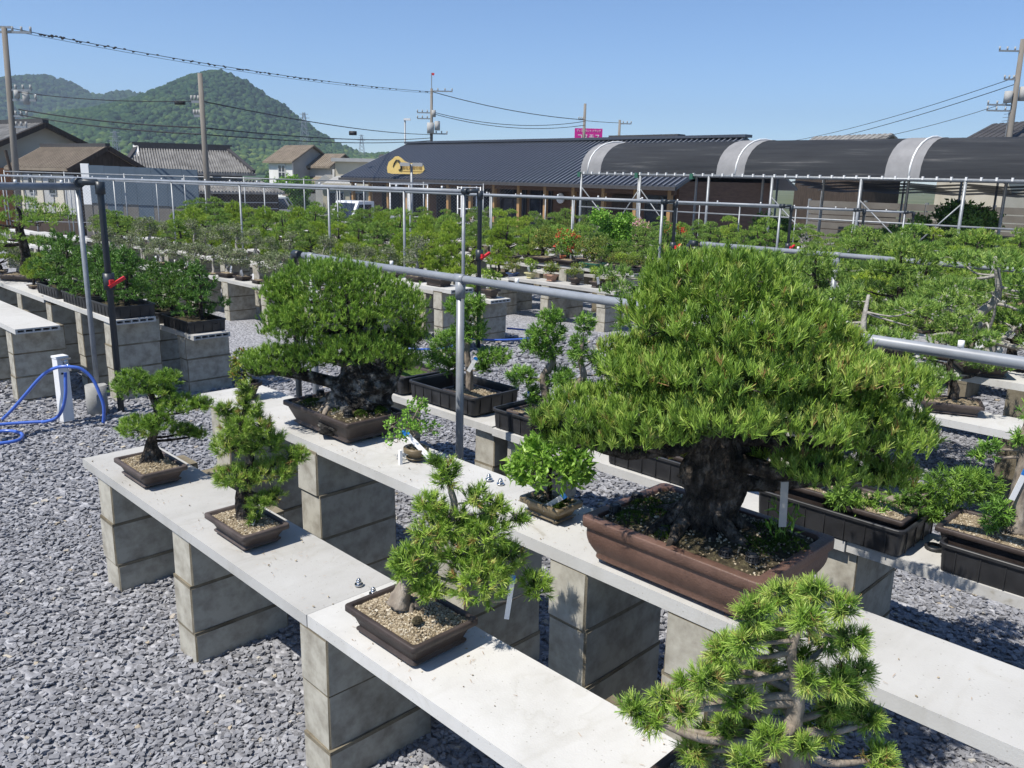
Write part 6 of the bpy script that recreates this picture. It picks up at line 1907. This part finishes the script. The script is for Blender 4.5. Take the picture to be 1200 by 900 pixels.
# T6
t, rng = potted("spindly seedling with tiny leaves and a big blue-ended label, right of the dome pine", (1.925, 2.44, .736), .1, .1, .048, 'pot_tan', soilm='soil_dark', mound=.012, gn=120, taper=.8, oval=True, foot=.006, gsize=.004)
leafy('T6', t, 32, 2600, .015, .01, 'leaf', up=.4, per=3, barkm='bark_pale')
o = plant_label(t, rf((.068, -.05, -.002 + .012)), rf((-.11, .03, .105)), .02, .15)
MB().box(rf((-.055, -.05, .012)), (.012, .012, .075)).build("wire_clip", M['label_white'], t)
# T7
t, rng = potted("leafy round bush with bright glossy leaves in a tan square pot", (1.902, 1.709, .736), .125, .178, .058, 'pot_tan', soilm='soil_dark', mound=.012, gn=300, taper=.82, gsize=.004)
leafy('T7', t, 33, 1500, .036, .015, 'leaf', up=.45, per=3)
moss(t, [(-.02, -.05, .025), (.02, -.03, .02)], .045, rng)
plant_label(t, rf((-.03, -.05, .04)), rf((.08, -.01, .06)), .018, .085)
# T8
t, rng = potted("biggest pine with broad rounded crown and massive trunk in a red-brown pot", (1.925, 1.147, .736), .408, .572, .138, 'pot_red', soilm='soil_dark', mound=.03, gn=1100, taper=.88, rim=.01, lip=.03, wall=.03, belly=.4, foot=.014, cr=.02, gsize=.006)
moss(t, [(-.04, .12, .06), (-.11, .17, .05), (.0, .19, .06), (-.02, -.16, .06), (.08, -.14, .07), (-.12, .04, .04), (.1, .1, .07), (.06, -.22, .05), (.02, .12, .06)], .136, rng)
roots(t, rng, 10, .17, .13, 'bark')
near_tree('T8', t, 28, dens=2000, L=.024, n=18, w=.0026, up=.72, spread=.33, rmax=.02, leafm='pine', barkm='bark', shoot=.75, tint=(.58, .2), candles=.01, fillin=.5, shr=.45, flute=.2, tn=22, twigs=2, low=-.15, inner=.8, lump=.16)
for x, y in ((1.796, 1.193), (1.8, 1.008), (1.822, .945), (1.825, 1.388), (1.945, 1.40)): basket(t, x - 1.925, y - 1.147, .128)
plant_label(t, rf((.165, -.14, .2)), rf((-.05, 0, 1)), .02, .125, blue=False, label="tall grey-white label stake", mat="plaster_grey")
weed = MB()
for i in range(7):
    a = i * .9; weed.tube([(.05, -.2, .14), (.05 + .03 * math.cos(a), -.2 + .03 * math.sin(a), .18 + .012 * i)], .0014, 5)
weed.build("weed_stem", M['stem_green'], t)
P = np.array([[.05 + .03 * math.cos(i * .9 + j), -.2 + .03 * math.sin(i * .9 + j), .17 + .012 * i] for i in range(7) for j in range(5)])
V, F, T = leaves(P, unit(rng.normal(size=P.shape) + np.array([0, 0, .5])), .035, .01, np.full(len(P), .3), rng)
link("weed_leaf", nmesh("weed_leaf", V, F, M['leaf'], {"tint": T}), t)

# trays and trees of the third bench
TZ = .546
crate("plant_tray", "black tray half hidden behind the dome-crowned pine", (3.06, 4.06, TZ + .012), .36, .56, .1, "black trays on the third bench")
crate("plant_tray", "long black tray with the two-stemmed juniper behind the nearest pipe's post", (3.07, 3.455, TZ + .012), .362, .57, .1, "black trays on the third bench")
crate("plant_tray", "black tray under the slim twin junipers left of the biggest pine", (3.06, 2.74, TZ), .37, .57, .1, "black trays on the third bench")
crate("plant_tray", "black tray seen just over the rim of the red-brown pot", (3.06, 1.99, TZ), .36, .57, .1, "black trays on the third bench")
crate("plant_tray", "black tray with two pots right behind the biggest pine", (3.04, 1.215, TZ), .37, .572, .1, "black trays on the third bench")
crate("plant_tray", "black tray at the right edge holding the thick pale trunk", (3.06, .54, TZ - .004), .37, .575, .1, "black trays on the third bench")
ZP = TZ + .008
JK = dict(dens=2000, L=.021, n=18, w=.003, spread=.75, up=.35, leafm='juniper', shoot=1.1, tint=(.5, .2), low=-.8, tipw=.6)
t, rng = potted("mossy empty pot sitting in the tray behind the dome pine", (3.08, 4.05, ZP + .012), .24, .4, .075, 'pot', soilm='moss', mound=.02, gn=0)
t, rng = potted("two-stemmed juniper with a white label on its pale trunk, behind the pipe post", (3.07, 3.36, ZP + .012), .21, .34, .07, 'pot', mound=.02, gn=600)
near_tree('C2', t, 41, zoff=-.02, barkm='bark_pale', **JK)
b = MB(); knobby(b, [rf(v[:3]) + (v[3],) for v in ((-.11, .06, .05, .012), (-.115, .06, .15, .01), (-.1, .05, .3, .007))], rng, 8, 4, .08); b.build("trunk", M['bark'], t)
plant_label(t, rf((-.035, -.04, .19)), rf((.05, 0, .09)), .022, .085)
t, rng = potted("pale crooked juniper with separate green pads, left of the slim pair", (3.05, 2.86, ZP), .2, .26, .075, 'pot_grey', mound=.02, gn=400)
near_tree('C3', t, 42, zoff=-.02, barkm='bark_pale', **JK)
plant_label(t, rf((-.05, -.02, .13)), rf((.01, .0, .1)), .012, .05)
t, rng = potted("slim juniper reaching up beside the biggest pine's left shoulder", (3.15, 2.58, ZP), .18, .24, .07, 'pot_grey', mound=.02, gn=300)
near_tree('C3b', t, 43, zoff=-.02, barkm='bark_pale', **JK)
plant_label(t, rf((.0, -.03, .16)), rf((-.02, .0, .1)), .012, .05)
t, rng = potted("low brown pot of grit in the tray glimpsed over the red-brown pot", (3.07, 1.98, ZP), .22, .38, .085, 'pot', mound=.01, gn=300)
t, rng = potted("brown pot with grey grit and a small pine, in the shade behind the biggest pine", (3.03, 1.36, ZP), .21, .25, .12, 'pot', mound=.025, gn=900)
near_tree('C5a', t, 44, zoff=.05, barkm='bark', dens=2000, L=.028, n=18, w=.002, leafm='pine_blue', low=-.5)
t, rng = potted("bright juniper with stubby pale trunk spreading to the right of the biggest pine", (3.02, 1.08, ZP), .24, .26, .11, 'pot', mound=.02, gn=1200)
near_tree('C5b', t, 45, zoff=.0, barkm='bark_pale', **JK)
moss(t, [(-.03, .02, .04)], .105, rng)
t, rng = potted("thick pale twisted trunk of a juniper at the right edge", (3.055, .65, ZP), .25, .42, .12, 'pot', mound=.025, gn=1500, taper=.86)
near_tree('C6', t, 46, zoff=.0, barkm='bark_pale', flute=.2, tn=14, **JK)
plant_label(t, rf((-.045, -.03, .255)), rf((.03, 0, .1)), .02, .1)

# crumbs of soil and fallen needles on the two near benches
def debris():
    rng = np.random.default_rng(77)
    P = []
    for (x0, x1, y0, y1, z, n, cl) in ((1.165, 1.475, .15, 3.85, .5455, 260, [(1.28, 3.42), (1.29, 2.6), (1.3, 1.68), (1.32, .62)]), (1.745, 2.04, -.5, 3.9, .7355, 320, [(1.94, 2.97), (1.92, 2.44), (1.9, 1.71), (1.92, 1.15)])):
        for i in range(n):
            if rng.random() < .85:
                c = cl[rng.integers(len(cl))]; p = (c[0] + rng.normal() * .13, c[1] + rng.normal() * .22)
            else: p = (rng.uniform(x0, x1), rng.uniform(y0, y1))
            if x0 < p[0] < x1 and y0 < p[1] < y1: P.append((*p, z))
    P = np.array(P); n = len(P)
    V, F = chips(P, rng.uniform(.0015, .0055, n), rng, .7)
    tag(link("soil_crumbs", nmesh("soil_crumbs", V, F, M['grit'])), kind="stuff")
    d = unit(rng.normal(size=(n, 3)) * np.array([1, 1, .02])); s = unit(np.cross(d, np.array([0, 0, 1.]))) * .0005
    Q = P + rng.normal(size=(n, 3)) * np.array([.03, .05, 0]) + np.array([0, 0, .0012]); l = rng.uniform(.007, .018, (n, 1))
    ok = ((Q[:, 0] > 1.165) & (Q[:, 0] < 1.475) & (Q[:, 2] < .6)) | ((Q[:, 0] > 1.745) & (Q[:, 0] < 2.04) & (Q[:, 2] > .6))
    Q, d, s, l = Q[ok], d[ok], s[ok], l[ok]
    V = np.stack([Q - s, Q + s, Q + d * l + s, Q + d * l - s], 1).reshape(-1, 3)
    tag(link("fallen_needles", nmesh("fallen_needles", V, np.arange(len(V)).reshape(-1, 4), M['wood_post'])), kind="stuff")


debris()

# odds and ends lying between the trays
t = tag(MB().tube([(3.05 + .028 * math.cos(a * .52), .885 + .028 * math.sin(a * .52), .549 + .0) for a in range(13)], .006, 6).build("cable_tie_coil", M['black_plastic']), "black coil of wire lying on the slab between two trays", "wire coil")
t = thing("paving_slab", "short end of concrete block poking up behind the nearest bench's far end", "concrete block", (1.62, 3.44, 0))
MB().box((0, 0, .24), (.15, .19, .48)).build("concrete_block", M['block'], t)

# ------------------------------------------------------------------ air
hz = bpy.data.meshes.new("haze")
hb = MB().box((0, 700, 70), (2600, 2200, 146)); hz = hb.mesh("haze", plain('unused', (.5, .5, .5)))
q = NT('pale air'); q.t.nodes.remove
pv = q.n("ShaderNodeVolumePrincipled"); pv.inputs["Color"].default_value = (.66, .82, 1.0, 1); pv.inputs["Density"].default_value = .00045; pv.inputs["Anisotropy"].default_value = .2
q.l(pv.outputs[0], q.out.inputs["Volume"])
hz.materials.clear(); hz.materials.append(q.m)
ho = bpy.data.objects.new("haze", hz); COL.objects.link(ho); ho.rotation_euler = (0, 0, YAW); ho["kind"] = "stuff"
